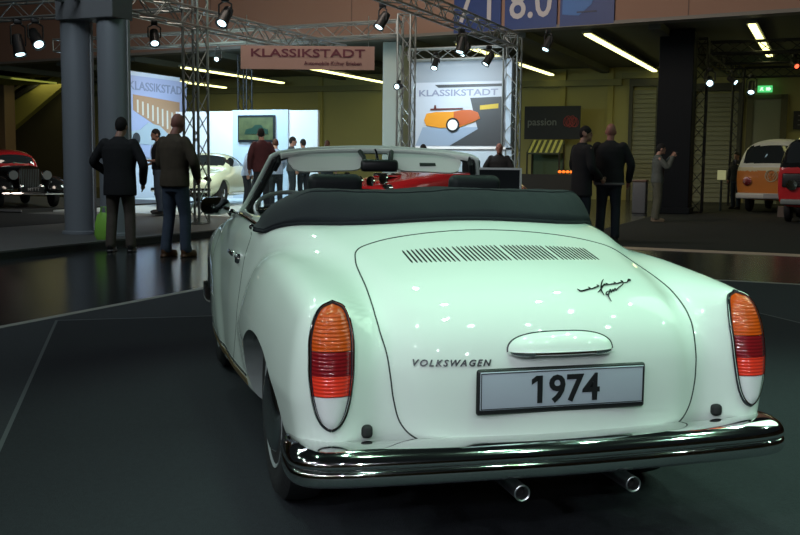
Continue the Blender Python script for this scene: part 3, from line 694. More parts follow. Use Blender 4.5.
# licence plate with the year
plate = MB().rbox((0, .060, .5485), (.538, .016, .136), .009).build('licence_plate', BLACK, car)
MB().rbox((0, .0515, .5525), (.520, .006, .112), .002).build('plate_face', mat('plate_silver', (.42, .47, .54), .32, .1), plate)
fr = MB()
for c, d in (((0, .0482, .605), (.516, .002, .0022)), ((0, .0482, .500), (.516, .002, .0022)), ((-.2575, .0482, .5525), (.0022, .002, .107)), ((.2575, .0482, .5525), (.0022, .002, .107))): fr.box(c, d)
fr.build('plate_border', BLACK, plate, False)
vs, fs = text_mesh('1974', .112, .004, .0024)
yb = MB(); yb.add([(v.x*.98+.006, .0475-v.z, v.y*1.0+.5475) for v in vs], fs)
x0, zt_ = min(v.x for v in vs)*.98+.006, max(v.y for v in vs if v.x < min(q.x for q in vs)+.012)+.5475
yb.prism([(x0+.002, zt_), (x0-.004, zt_), (x0-.018, zt_-.010), (x0-.018, zt_-.025), (x0+.002, zt_-.014)], .0455, .0495, lambda u, v, h: Vector((u, h, v)))
yb.build('year_number', BLACK, plate, False)
# maker's name and script on the lid
vs, fs = text_mesh('VOLKSWAGEN', .0275, .004, .0004, .35, 1.35)
hw_ = max(v.x for v in vs)
P = np.array([(-.335+v.x*.117/hw_, -.3, .6305+v.y*.95) for v in vs]); S = seek(P, [0, 1, 0], 1.0); S[:, 1] -= np.array([.003+v.z for v in vs])
MB().add(S, fs).build('maker_lettering', mat('dark_chrome', (.07, .075, .08), .4, .7), car, False)
strokes = [[(.116, .224), (.119, .217), (.124, .213), (.141, .219), (.164, .231), (.16, .239)],
           [(.163, .228), (.175, .233), (.188, .241), (.203, .251), (.199, .258)], [(.181, .212), (.195, .225), (.213, .246), (.23, .267), (.235, .266), (.244, .266)],
           [(.211, .247), (.222, .257), (.235, .266), (.246, .27), (.239, .277)], [(.245, .268), (.262, .275), (.278, .283), (.276, .293)], [(.275, .279), (.293, .289), (.314, .304), (.31, .312)],
           [(.311, .297), (.328, .303), (.342, .318), (.353, .325), (.35, .332), (.339, .319)], [(.245, .304), (.226, .277), (.208, .245), (.199, .222), (.197, .201)],
           [(.224, .225), (.213, .217), (.207, .206), (.216, .209), (.229, .227), (.213, .203), (.21, .188), (.211, .178)],
           [(.23, .231), (.237, .236), (.231, .22), (.245, .237), (.244, .229), (.257, .245), (.256, .236), (.271, .251), (.289, .268), (.306, .286), (.312, .3)]]
b = MB()
for st in strokes:
    d = dense([(x, y, 0) for x, y in st], 5)
    Q = seek([(q[0], q[1], 1.4) for q in d], [0, 0, -1], 1.2); Q = Q+normal(Q)*.003
    n = len(Q); b.tube([tuple(q) for q in Q], [.0011+.0016*math.sin(PI*min(1, max(0, i/(n-1))))**.7 for i in range(n)], 6)
b.build('script_badge', mat('badge_black', (.02, .022, .025), .25, .5), car)
# air intake louvres in four groups
xs0 = -.335
for g in range(4):
    b = MB()
    for k in range(11):
        x = xs0+g*.1725+k*.0150
        t = (x/.34)**2; y0, y1 = .455+.06*t, .625+.02*t
        Q = seek([(x, y0+(y1-y0)*j/8, 1.4) for j in range(9)], [0, 0, -1], 1.2); N = normal(Q)
        r = []
        for j in range(9):
            w = .0034*(1 if 0 < j < 8 else .4); q, n_ = Vector(Q[j]), Vector(N[j])
            r.append([q+Vector((-w, 0, 0))-n_*.004, q+Vector((-w, 0, 0))+n_*.0009, q+Vector((w, 0, 0))+n_*.0009, q+Vector((w, 0, 0))-n_*.004])
        b.ring_loft(r)
    b.build('air_louvre', DARK, engine_lid, False)
# number plate light housing and grip on the lid
hb = MB(); NRR, NPH = 10, 40; XZ = []; off = []
for i in range(NRR+1):
    r = max(.02, i/NRR)
    for k in range(NPH+1):
        a_ = PI*k/NPH; cu = math.copysign(abs(math.cos(a_))**.72, math.cos(a_)); su = abs(math.sin(a_))**.78
        XZ.append((.168*r*cu, .660+.055*r*su)); off.append(.003+.036*(1-min(1, r)**3.2)**.5)
Q = rear_pts(XZ); Q[:, 1] -= np.array(off)
hb.add(Q, [(i*(NPH+1)+k, i*(NPH+1)+k+1, (i+1)*(NPH+1)+k+1, (i+1)*(NPH+1)+k) for i in range(NRR) for k in range(NPH)])
house = hb.build('plate_lamp_housing', PAINT, engine_lid)
edge = Q[NRR*(NPH+1):]
MB().tube([tuple(p) for p in edge], .0028, 6).build('housing_gasket', GASK, house)
us = np.linspace(-1, 1, 41); XZ = [(.168*u, .660) for u in us]; W = rear_pts(XZ); r = []
for u, w_ in zip(us, W):
    o_ = .004+.038*(1-abs(u)**3.2)**.5; wall = Vector(w_); p = wall-Vector((0, o_, 0)); t_ = .007 if .55 < abs(u) < .9 else .0045
    r.append([p+Vector((0, -.003, .003)), p+Vector((0, -.004, -.003)), p+Vector((0, .002, -t_*1.5)), wall+Vector((0, .005, -t_*1.8)), wall+Vector((0, .005, .003))])
MB().ring_loft(r).build('grip_strip', CHROME, house, angle=50)

# folded soft top under its boot
FAB = mat('black_boot_fabric', (.013, .0155, .020), .75, bump=(180, .12), spec=.25)
def zdeck(x, y): return seek([(xx, yy, 1.5) for xx, yy in zip(x, y)], [0, 0, -1], 1.4)[:, 2]
def boot_surface():
    nu, nv = 96, 34; X, Y, Hh, V, UU = [], [], [], [], []
    for i in range(nu+1):
        u = -1+2*i/nu; ax = abs(u)
        for j in range(nv+1):
            v = j/nv
            x = .738*math.copysign(1-(1-ax)**1.25, u) if ax > 0 else 0
            xr = abs(x)/.738
            yr_ = .945+.51*xr**4; yf_ = 1.62-.10*xr**6
            if yf_ < yr_+.02: yf_ = yr_+.02
            X.append(x); Y.append(yr_+(yf_-yr_)*v); V.append(v); UU.append(xr)
    X = np.array(X); Y = np.array(Y); V = np.array(V); UU = np.array(UU)
    zd = np.maximum(zdeck(X, np.minimum(Y, 1.40)), .922)
    dist = (Y-(.945+.51*UU**4))
    rise = np.clip(dist/.17, 0, 1); rise = (1-(1-rise)**2.4)
    top = 1.096-.02*(1-UU**2)+.012*np.sin(X*7+1)*(1-UU)+0*UU
    endf = smin(np.clip((1-UU)/(.215+.155*V), 0, 9), np.ones_like(UU), .18); endf = np.clip(endf, 0, 1)
    wr = .006*np.sin(X*19+Y*13)+.004*np.sin(X*41-Y*23+2)+.003*np.sin(X*70+Y*40)
    Z = zd+.010+(np.maximum(top-zd, .0)*endf)*rise + wr*rise*endf*np.clip(1.15-rise, .15, 1)
    front = np.clip((V-.86)/.14, 0, 1); Z = Z-front**2*.10*endf
    g = MB(); g.add(np.stack([X, Y, Z], 1), [(i*(nv+1)+j, (i+1)*(nv+1)+j, (i+1)*(nv+1)+j+1, i*(nv+1)+j+1) for i in range(nu) for j in range(nv)])
    return g, X, Y, Z, nu, nv
g, BX, BY, BZ, bnu, bnv = boot_surface()
boot = g.build('soft_top_boot', FAB, car, angle=80)
md = boot.modifiers.new('t', 'SOLIDIFY'); md.thickness = .010; md.offset = 1; apply_mods(boot)
# hem and top seam of the boot
hem = [(BX[i*(bnv+1)], BY[i*(bnv+1)]-.002, BZ[i*(bnv+1)]-.002) for i in range(bnu+1)]
MB().tube(hem, .008, 8).build('boot_hem', FAB, boot)
sm = [(BX[i*(bnv+1)+7], BY[i*(bnv+1)+7], BZ[i*(bnv+1)+7]+.012) for i in range(8, bnu-7)]
MB().tube(sm, .0028, 6).build('boot_seam', FAB, boot)
for sgn in (-1, 1):
    MB().sphere((sgn*.748, 1.45, .942), .012, 12, 8).build('boot_stud', CHROME, boot)
# windscreen
FR = dense([(-.668, 2.68, .93), (-.635, 2.60, 1.0), (-.585, 2.48, 1.12), (-.549, 2.395, 1.21), (-.535, 2.38, 1.234), (-.48, 2.40, 1.253), (-.36, 2.435, 1.268), (-.18, 2.46, 1.280), (0, 2.468, 1.285),
            (.18, 2.46, 1.280), (.36, 2.435, 1.268), (.48, 2.40, 1.253), (.535, 2.38, 1.234), (.549, 2.395, 1.21), (.585, 2.48, 1.12), (.635, 2.60, 1.0), (.668, 2.68, .93)], 5)
ws = MB().tube([tuple(p) for p in FR], .0115, 10).build('windscreen_frame', PAINT, car)
inn = [(p[0]*.960, p[1]+.006, p[2]-.020) for p in FR]
MB().tube(inn, .0150, 8).build('frame_seal', RUBBER, ws)
gl = []
half_n = len(FR)//2
for k in range(half_n+1):
    a, c = Vector(FR[k]), Vector(FR[-1-k]); gl.append([a.lerp(c, t/16)+Vector((0, (.17*(1-abs(2*t/16-1)**2.2))*max(0, 1-k/(half_n*.62)), 0)) for t in range(17)])
MB().ring_loft(gl, cap=False, closed=False).build('windscreen_glass', GLASS, ws)
VIS = mat('visor_cream', (.74, .76, .72), .7)
hdr = [(p[0], p[1]-.012, p[2]-.016) for p in FR if abs(p[0]) < .5 and p[2] > 1.22]
MB().tube(hdr, .016, 8).build('header_lining', VIS, ws)
for x0, x1 in ((-.455, -.055), (.07, .455)):
    v = MB(); r = []
    for i in range(17):
        t = i/16; x = x0+(x1-x0)*t; e = (1-abs(2*t-1)**8)**.5
        yf, zf = 2.428-.12*x*x, 1.252-.07*x*x; k_ = max(.30, e); d = .075*k_; h_ = .083*k_
        r.append([Vector((x, yf, zf+.004)), Vector((x, yf-d*.55, zf-h_*.45)), Vector((x, yf-d, zf-h_)), Vector((x, yf-d+.010, zf-h_-.006)), Vector((x, yf-.03, zf-.035))])
    v.ring_loft(r); vo = v.build('sun_visor', VIS, ws, angle=60)
    if x0 > 0: MB().box((.27, 2.372, 1.198), (.085, .010, .020), M=Matrix.Rotation(-.75, 3, 'X')).build('visor_label', BLACK, vo, False)
MB().rbox((.005, 2.34, 1.192), (.195, .03, .062), .018).build('rear_view_mirror', BLACK, car)
MB().tube([(.005, 2.375, 1.22), (.005, 2.41, 1.255), (.005, 2.44, 1.272)], .008, 8).build('mirror_stem', CHROME, car)
for x in (-.06, .07): MB().tube([(x, 2.36, 1.19), (x*1.1, 2.39, 1.235), (x*1.3, 2.43, 1.265)], .012, 8).build('visor_hinge', BLACK, car)
for sgn in (-1, 1): MB().tube([(sgn*.50, 2.39, 1.235), (sgn*.505, 2.37, 1.20), (sgn*.52, 2.40, 1.165)], .012, 8).build('top_latch', BLACK, car)
# cabin: seats, dash, steering wheel, belt trims
LEATH = mat('black_leatherette', (.010, .012, .014), .55, spec=.25)
for x in (-.335, .325):
    seat = MB().rbox((x, 1.99, .52), (.50, .50, .16), .06).build('front_seat', LEATH, car)
    MB().rbox((x, 1.80, .76), (.48, .12, .52), .05, M=Matrix.Rotation(.16, 3, 'X')).build('backrest', LEATH, seat)
    hr = MB().rbox((x, 1.80, 1.085), (.245, .085, .14), .035, M=Matrix.Rotation(.12, 3, 'X'), seg=5)
    hr.build('headrest', LEATH, seat)
MB().rbox((0, 2.62, .87), (1.22, .22, .14), .05).build('dashboard', TRIM, car)
MB().tube([(-.6, 2.505, .90), (0, 2.505, .91), (.6, 2.505, .90)], .008, 8).build('dash_trim', CHROME, car)
for x in (-.42, -.28): MB().lathe([(.055, 0), (.058, .01), (.05, .014), (.0, .014)], (x, 2.52, .865), 'Y', 20).build('dial', CHROME, car)
SWM = mat('wheel_rim_grey', (.35, .38, .37), .3, .4)
def swp(u, v): return Vector((-.43+.19*u, 2.38+.15*v, .965+.085*v))
sw = MB(); sw.tube([swp(math.cos(a), math.sin(a)) for a in np.linspace(0, 2*PI, 41)], .011, 8, cap=False)
st_ = sw.build('steering_wheel', SWM, car)
sw = MB(); sw.tube([swp(-1, -.1), swp(-.4, .05), swp(0, 0), swp(.4, .05), swp(1, -.1)], .012, 6); sw.tube([swp(0, 0), swp(0, -.95)], .012, 6); sw.sphere(swp(0, 0), .035, 12, 8); sw.build('spokes', CHROME, st_)
MB().tube([swp(.55*math.cos(a), .55*math.sin(a)) for a in np.linspace(0, PI, 21)], .006, 6).build('horn_ring', CHROME, st_)
MB().tube([swp(0, 0), Vector((-.43, 2.62, .80))], .022, 8).build('steering_column', BLACK, st_)
for sgn in (-1, 1):
    MB().tube([(sgn*.700, 1.50, .930), (sgn*.712, 1.8, .949), (sgn*.716, 2.2, .957), (sgn*.690, 2.62, .940)], [.010]*4, 8).build('belt_trim', CHROME, car)
    MB().tube([(sgn*.675, 1.50, .925), (sgn*.683, 1.8, .938), (sgn*.685, 2.2, .943), (sgn*.665, 2.60, .932)], [.019]*4, 8).build('window_seal', RUBBER, car)
    # door pull handle
    h = seek([(sgn*1.2, 1.76, .795)], [-sgn, 0, 0], 1.2)[0]
    hd = MB(); hd.lathe([(.022, -.004), (.022, .012), (.016, .02)], (h[0], h[1]+.0, h[2]-.012), 'X', 16) if sgn > 0 else hd.lathe([(.022, .004), (.022, -.012), (.016, -.02)], (h[0], h[1], h[2]-.012), 'X', 16)
    hd.rbox((h[0]+sgn*.03, h[1]+.05, h[2]+.012), (.022, .15, .022), .009)
    hd.cyl((h[0]-sgn*.01, h[1]+.01, h[2]), (h[0]+sgn*.03, h[1]+.01, h[2]+.010), .011, 10); hd.cyl((h[0]-sgn*.01, h[1]+.105, h[2]), (h[0]+sgn*.03, h[1]+.105, h[2]+.010), .009, 10)
    hd.build('door_handle', CHROME, door_l if sgn < 0 else door_r)
    # side mirror on the door top
    m1 = MB(); c = Vector((sgn*.815, 2.44, .985)); rr = []
    for i in range(9):
        t = i/8; s_ = math.sqrt(max(0, 1-(t*.96)**2.4)); rr.append([c+Vector((sgn*.068*s_*math.copysign(abs(math.cos(a))**.7, math.cos(a)), -.03+.075*t, .040*s_*math.copysign(abs(math.sin(a))**.7, math.sin(a)))) for a in np.linspace(0, 2*PI, 28, endpoint=False)])
    m1.ring_loft(rr); mo = m1.build('side_mirror', BLKPAINT, car)
    MB().ring_loft([[c+Vector((sgn*.072*math.copysign(abs(math.cos(a))**.7, math.cos(a)), yy, .0445*math.copysign(abs(math.sin(a))**.7, math.sin(a)))) for a in np.linspace(0, 2*PI, 28, endpoint=False)] for yy in (-.036, -.022)]).build('mirror_rim', CHROME, mo)
    MB().ring_loft([[c+Vector((sgn*.067*math.copysign(abs(math.cos(a))**.7, math.cos(a)), yy, 0.0395*math.copysign(abs(math.sin(a))**.7, math.sin(a)))) for a in np.linspace(0, 2*PI, 28, endpoint=False)] for yy in (-.039, -.035)]).build('mirror_glass', mat('mirror_glass', (.5, .55, .55), .03, 1), mo)
    ms = MB(); ms.tube([c+Vector((-sgn*.05, 0, -.02)), c+Vector((-sgn*.09, .02, -.042)), c+Vector((-sgn*.108, .03, -.070))], .011, 8); ms.sphere(c+Vector((-sgn*.085, .012, -.036)), .020, 12, 8)
    ms.build('mirror_stalk', CHROME, mo)
    # rocker with gold-lined strip and sill
    rk = seek([(sgn*1.2, y, .300) for y in np.linspace(1.47, 2.86, 24)], [-sgn, 0, 0], 1.2)
    ribbon(rk, .026, .004, 'rocker_strip', mat('brass_trim', (.35, .24, .10), .3, .8), car, closed=False)
    rk = seek([(sgn*1.2, y, .328) for y in np.linspace(1.47, 2.86, 24)], [-sgn, 0, 0], 1.2)
    ribbon(rk, .007, .004, 'rocker_bead', BLACK, car, closed=False)
# wheels
WHITEW = mat('wheel_silver', (.42, .46, .46), .35, .3)
def wheel(x, y, out):
    s = out
    tyre = MB().lathe([(.205, -.075), (.25, -.082), (.30, -.078), (.325, -.055), (.331, 0), (.325, .055), (.30, .078), (.25, .082), (.205, .075)], (0, 0, 0), 'X', 48)
    w = tyre.build('wheel', RUBBER, car, loc=(x, y, .331))
    MB().lathe([(.0, s*.058), (.10, s*.062), (.145, s*.058), (.150, s*.045), (.168, s*.040), (.178, s*.066), (.203, s*.076), (.214, s*.080), (.216, s*.070), (.205, s*.06), (.205, -s*.06)], (0, 0, 0), 'X', 48).build('rim', WHITEW, w)
    MB().lathe([(.0, s*.108), (.06, s*.106), (.11, s*.100), (.145, s*.090), (.158, s*.076), (.160, s*.055)], (0, 0, 0), 'X', 40).build('hub_cap', mat('hub_chrome', (.72, .74, .74), .16, 1), w)
    return w
for sgn in (-1, 1):
    wheel(sgn*.664, .89, sgn); wheel(sgn*.652, 3.29, sgn)
# head lamps and front indicators
for sgn in (-1, 1):
    hl = MB().lathe([(.105, .0), (.108, .05), (.098, .062), (.085, .058)], (sgn*.60, 3.86, .635), 'Y', 32, ).build('head_lamp', CHROME, car)
    hl.location = (0, 0, 0)
    MB().lathe([(.0, -.075), (.06, -.07), (.095, -.055)], (sgn*.60, 3.86, .635), 'Y', 32).build('lamp_glass', CLEARL, hl)
# ------------------------------------------------------------------ the other vehicles on show
def loft_car(stations, n_sub=3):
    """stations: (y, half section from the floor centre out and up to the roof centre)"""
    rings = []
    for y, hs in stations:
        r = [Vector((x, y, z)) for x, z in hs] + [Vector((-x, y, z)) for x, z in hs[-2:0:-1]]
        rings.append(r)
    b = MB().ring_loft(rings, cap=True); o = b.build('cage', WHITEP, None)
    m = o.modifiers.new('s', 'SUBSURF'); m.levels = n_sub; m.render_levels = n_sub; apply_mods(o); return o
def split_parts(o, root, main, mainmat, rules):
    """rules: (part name, material, test(c, n)); the rest is the main part"""
    me = o.data; vs = [v.co.copy() for v in me.vertices]; bins = {}
    for p in me.polygons:
        for k, (nm, m_, f) in enumerate(rules):
            if f(p.center, p.normal): bins.setdefault(k, []).append(tuple(p.vertices)); break
        else: bins.setdefault(-1, []).append(tuple(p.vertices))
    bpy.data.objects.remove(o); mainobj = None
    def islands(fs):
        """groups of faces that touch: each pane its own part"""
        par = {}
        def find(i):
            while par[i] != i: par[i] = par[par[i]]; i = par[i]
            return i
        for f in fs:
            for q in f: par.setdefault(q, q)
            for q in f[1:]: par[find(q)] = find(f[0])
        out = {}
        for f in fs: out.setdefault(find(f[0]), []).append(f)
        return [g for g in out.values() if len(g) > 5]
    for k in sorted(bins):
        for grp in ([bins[k]] if k < 0 or 'window' not in rules[k][0] else islands(bins[k])):
            mp = {}; nv = []; nf = []
            for f in grp:
                g = []
                for q in f:
                    if q not in mp: mp[q] = len(nv); nv.append(vs[q])
                    g.append(mp[q])
                nf.append(tuple(g))
            m2 = bpy.data.meshes.new(main if k < 0 else rules[k][0]); m2.from_pydata(nv, [], nf); m2.update(); m2.materials.append(mainmat if k < 0 else rules[k][1])
            x = link(m2.name, m2, root, True, 45)
            if k < 0: mainobj = x
    return mainobj
def arches(o, ys, r, w):
    cs_ = []
    for y in ys:
        for s in (-1, 1):
            c = MB().prism([(y+r*math.cos(t), r*.93+r*math.sin(t)) for t in np.linspace(0, 2*PI, 28, endpoint=False)], s*(w-.30), s*(w+.3), lambda u, v, h: Vector((h, u, v)))
            cs_.append(c.build('cutter', DARK, None, False))
    o.data.materials.append(DARK); cut_all(o, cs_)
def road_wheel(root, x, y, r, s, hub=None, white=False):
    t = MB().lathe([(r*.62, -.07), (r*.75, -.08), (r*.95, -.06), (r, 0), (r*.95, .06), (r*.75, .08), (r*.62, .07)], (0, 0, 0), 'X', 28).build('wheel', RUBBER, root, loc=(x, y, r))
    MB().lathe([(0, s*.075), (r*.3, s*.07), (r*.45, s*.05), (r*.63, s*.07), (r*.63, -s*.05)], (0, 0, 0), 'X', 28).build('hub_cap', hub or CHROME, t)
HLG = mat('headlamp_glass', (.16, .18, .18), .08, coat=.8)
WINDARK = mat('dark_window', (.02, .025, .028), .05, coat=.5)
COUPE = [(0, [(0, .34), (.35, .34), (.52, .42), (.52, .52), (.42, .58), (.2, .62), (0, .63)]), (.08, [(0, .30), (.5, .30), (.68, .40), (.68, .56), (.55, .66), (.25, .68), (0, .68)]),
         (.35, [(0, .22), (.62, .22), (.80, .4), (.80, .62), (.64, .78), (.3, .76), (0, .755)]), (.8, [(0, .2), (.72, .2), (.83, .42), (.83, .67), (.68, .86), (.36, .84), (0, .835)]),
         (1.25, [(0, .2), (.74, .2), (.84, .42), (.83, .68), (.70, .88), (.45, .90), (0, .91)]), (1.32, [(0, .2), (.74, .2), (.84, .42), (.83, .68), (.70, .89), (.62, .93), (0, .95)]),
         (1.72, [(0, .2), (.74, .2), (.84, .42), (.83, .68), (.72, .91), (.54, 1.24), (0, 1.29)]), (2.2, [(0, .2), (.74, .2), (.84, .42), (.83, .68), (.72, .91), (.55, 1.27), (0, 1.33)]),
         (2.8, [(0, .2), (.74, .2), (.84, .42), (.83, .68), (.71, .89), (.48, 1.13), (0, 1.20)]), (3.4, [(0, .24), (.7, .24), (.80, .42), (.78, .64), (.62, .80), (.3, .9), (0, .92)]),
         (3.85, [(0, .32), (.5, .32), (.64, .42), (.62, .54), (.45, .64), (.2, .68), (0, .69)]), (3.95, [(0, .38), (.35, .38), (.46, .44), (.45, .5), (.3, .56), (.15, .58), (0, .58)])]
def classic_car(name, label, loc, rz, paint, open_top=False):
    t = thing(name, label, 'car', loc, rz)
    st = COUPE
    if open_top: st = [(y, [(x, min(z, .90+.02*(1-abs(x)))) for x, z in hs]) for y, hs in COUPE]
    o = loft_car(st); arches(o, (.72, 2.95), .335, .80)
    rules = []
    if not open_top:
        rules = [('windscreen', WINDARK, lambda c, n: c.z > .97 and c.z < 1.22 and 1.25 < c.y < 1.75 and abs(c.x) < .56 and n.y < -.3),
                 ('side_window', WINDARK, lambda c, n: .95 < c.z < 1.17 and 1.55 < c.y < 2.75 and abs(c.x) > .5 and abs(n.x) > .5 and abs(c.y-2.2) > .04),
                 ('rear_window', WINDARK, lambda c, n: c.z > 1.0 and 2.75 < c.y < 3.15 and abs(c.x) < .4)]
    split_parts(o, t, 'body', paint, rules)
    for y in (.72, 2.95):
        for s in (-1, 1): road_wheel(t, s*.71, y, .32, s)
    for s in (-1, 1):
        h = MB().lathe([(.09, .1), (.095, .02), (.08, .0), (0, -.02)], (s*.58, .20, .62), 'Y', 20).build('head_lamp', CHROME, t)
        MB().lathe([(.078, -.002), (.05, -.022), (0, -.03)], (s*.58, .20, .62), 'Y', 20).build('lamp_glass', HLG, h)
        MB().sphere((s*.56, .12, .46), (.05, .03, .03), 12, 8).build('indicator', AMBER, t)
    MB().rbox((0, -.04, .40), (1.45, .09, .10), .03).build('bumper', CHROME, t)
    MB().rbox((0, -.03, .30), (1.3, .05, .08), .02).build('front_valance', DARK, t)
    MB().rbox((0, .0, .30), (.42, .02, .10), .005).build('number_plate', mat('plate_dim', (.3, .3, .3), .5), t)
    for s in (-1, 1): MB().tube([(s*.80, 1.0, .30), (s*.845, 2.0, .29), (s*.80, 2.6, .30)], .016, 6).build('sill_trim', CHROME, t)
    if open_top:
        MB().rbox((0, 2.05, .86), (1.15, 1.3, .12), .05).build('cockpit', TRIM, t)
        MB().tube([(-.56, 1.45, .9), (-.5, 1.62, 1.14), (0, 1.56, 1.18), (.5, 1.62, 1.14), (.56, 1.45, .9)], .016, 6).build('windscreen_frame', CHROME, t)
        for x in (-.3, .3): MB().rbox((x, 2.45, .98), (.42, .12, .36), .05).build('seat', LEATH, t)
        g = MB()
        for k in range(9): g.box((-.32+k*.08, -.01, .52), (.016, .03, .14))
        g.tube([(-.40, -.015, .44), (-.36, -.02, .61), (.36, -.02, .61), (.40, -.015, .44), (-.40, -.015, .44)], .016, 6); g.build('grille', CHROME, t)
        sc = MB(); sc.rbox((0, .62, .86), (.34, .4, .08), .03); sc.build('bonnet_scoop', CHROME, t)
        for x in (-.5, -.16, .16, .5): MB().lathe([(.10, .03), (.105, .0), (.08, -.015), (0, -.02)], (x, .12, .74 if abs(x) < .3 else .80), 'Y', 18).build('spot_lamp', CHROME, t)
    return t
CREAM = mat('cream_paint', (.66, .71, .52), .25, coat=.8); REDP = mat('red_paint', (.42, .012, .016), .25, coat=.8)
classic_car('coupe', 'cream classic coupe on the white stage behind the truss tower', H(-13.85, 19.3, .14), HA+math.radians(14), CREAM)
classic_car('roadster', 'bright red open roadster with chrome lamps seen through the windscreen', H(-7.55, 15.75, .14), HA-math.radians(25), REDP, True)
pd = thing('display_podium', 'low dark podium under the red roadster', 'podium', H(-6.72, 17.55, 0), HA-math.radians(25))
MB().rbox((0, 0, .07), (2.0, 4.6, .14), .01).build('deck', mat('podium_dark', (.03, .03, .032), .5), pd, False); MB().box((0, 0, .05), (2.02, 4.62, .03)).build('edge_band', mat('podium_band', (.12, .12, .12), .5), pd, False)
# red pre-war saloon on the dark stage
t = thing('vintage_car', 'red vintage car with black wings and upright chrome radiator', 'car', H(-15.7, 16.5, .17), HA+math.radians(60))
t.scale = (.88, .88, .88)
cab = [(1.35, [(0, .45), (.5, .45), (.55, .7), (.55, .95), (.53, 1.0), (.3, 1.02), (0, 1.02)]), (1.45, [(0, .4), (.6, .4), (.66, .7), (.66, .95), (.63, 1.08), (.56, 1.34), (0, 1.40)]), (2.2, [(0, .4), (.62, .4), (.70, .7), (.70, .95), (.66, 1.08), (.58, 1.40), (0, 1.47)]),
       (2.9, [(0, .4), (.62, .4), (.68, .7), (.68, .95), (.62, 1.08), (.5, 1.36), (0, 1.42)]), (3.35, [(0, .45), (.5, .45), (.56, .7), (.52, .9), (.45, 1.0), (.3, 1.08), (0, 1.1)])]
split_parts(loft_car(cab), t, 'cabin', REDP, [('windscreen', WINDARK, lambda c, n: c.y < 1.5 and 1.08 < c.z < 1.32 and abs(c.x) < .5), ('side_window', WINDARK, lambda c, n: 1.07 < c.z < 1.30 and 1.6 < c.y < 3.0 and abs(n.x) > .6 and abs(c.y-2.3) > .06)])
hood_ = [(.12, [(0, .5), (.2, .5), (.24, .7), (.24, .9), (.2, .98), (.1, 1.0), (0, 1.01)]), (.2, [(0, .45), (.27, .45), (.30, .7), (.30, .9), (.26, .98), (.13, 1.02), (0, 1.03)]), (1.0, [(0, .45), (.40, .45), (.45, .7), (.45, .92), (.38, 1.0), (.2, 1.03), (0, 1.04)]), (1.4, [(0, .45), (.5, .45), (.56, .7), (.56, .95), (.5, 1.0), (.3, 1.03), (0, 1.04)])]
split_parts(loft_car(hood_), t, 'bonnet', BLKPAINT, [])
rad = MB(); rad.prism([(-.26, .42), (.26, .42), (.27, .9), (.18, 1.0), (0, 1.04), (-.18, 1.0), (-.27, .9)], .04, .14, lambda u, v, h: Vector((u, h, v))); ro = rad.build('radiator', CHROME, t, False)
sl = MB()
for k in range(11): sl.box((-.20+k*.04, .03, .70), (.012, .02, .50))
sl.build('radiator_slats', STEEL, ro, False)
for s in (-1, 1):
    r = []
    for y, x0, x1, z0, z1 in ((-.10, .42, .80, .42, .50), (.05, .40, .86, .48, .66), (.35, .38, .88, .60, .78), (.75, .38, .88, .58, .74), (1.1, .45, .86, .42, .52), (1.5, .5, .84, .30, .36), (2.1, .52, .84, .30, .36), (2.35, .5, .86, .48, .62), (2.8, .48, .88, .62, .80), (3.2, .48, .86, .5, .66), (3.42, .5, .8, .36, .44)):
        r.append([Vector((s*a, y, b)) for a, b in ((x0, z0), ((x0+x1)/2, z0+.02), (x1, z0-.06), (x1+.01, (z0+z1)/2-.03), (x1-.04, z1-.03), ((x0+x1)/2, z1), (x0+.04, z1-.02), (x0, (z0+z1)/2))])
    MB().ring_loft(r).build('wing', BLKPAINT, t, True, 60)
    road_wheel(t, s*.66, .42, .34, s); road_wheel(t, s*.66, 2.80, .34, s)
    h = MB().sphere((s*.40, .12, .80), (.12, .12, .12), 18, 12).build('head_lamp', CHROME, t); MB().lathe([(.11, .02), (.08, -.02), (0, -.035)], (s*.40, .02, .80), 'Y', 18).build('lamp_glass', HLG, h)
    f = MB().sphere((s*.24, -.06, .50), (.07, .06, .07), 14, 10).build('fog_lamp', CHROME, t)
MB().tube([(-.72, -.16, .36), (0, -.22, .36), (.72, -.16, .36)], .035, 8).build('bumper', CHROME, t)
MB().box((0, -.2, .46), (.5, .02, .12)).build('number_plate', BLACK, t, False)
vs, fs = text_mesh('MTTT', .11, .006, .001); MB().add([(v.x, -.213-v.z, .46+v.y) for v in vs], fs).build('plate_lettering', mat('plate_pale', (.3, .3, .3), .5), t, False)
for k in (-1, 1): MB().cyl((k*.2, -.2, .36), (k*.2, .1, .42), .025, 8).build('bumper_iron', BLACK, t)
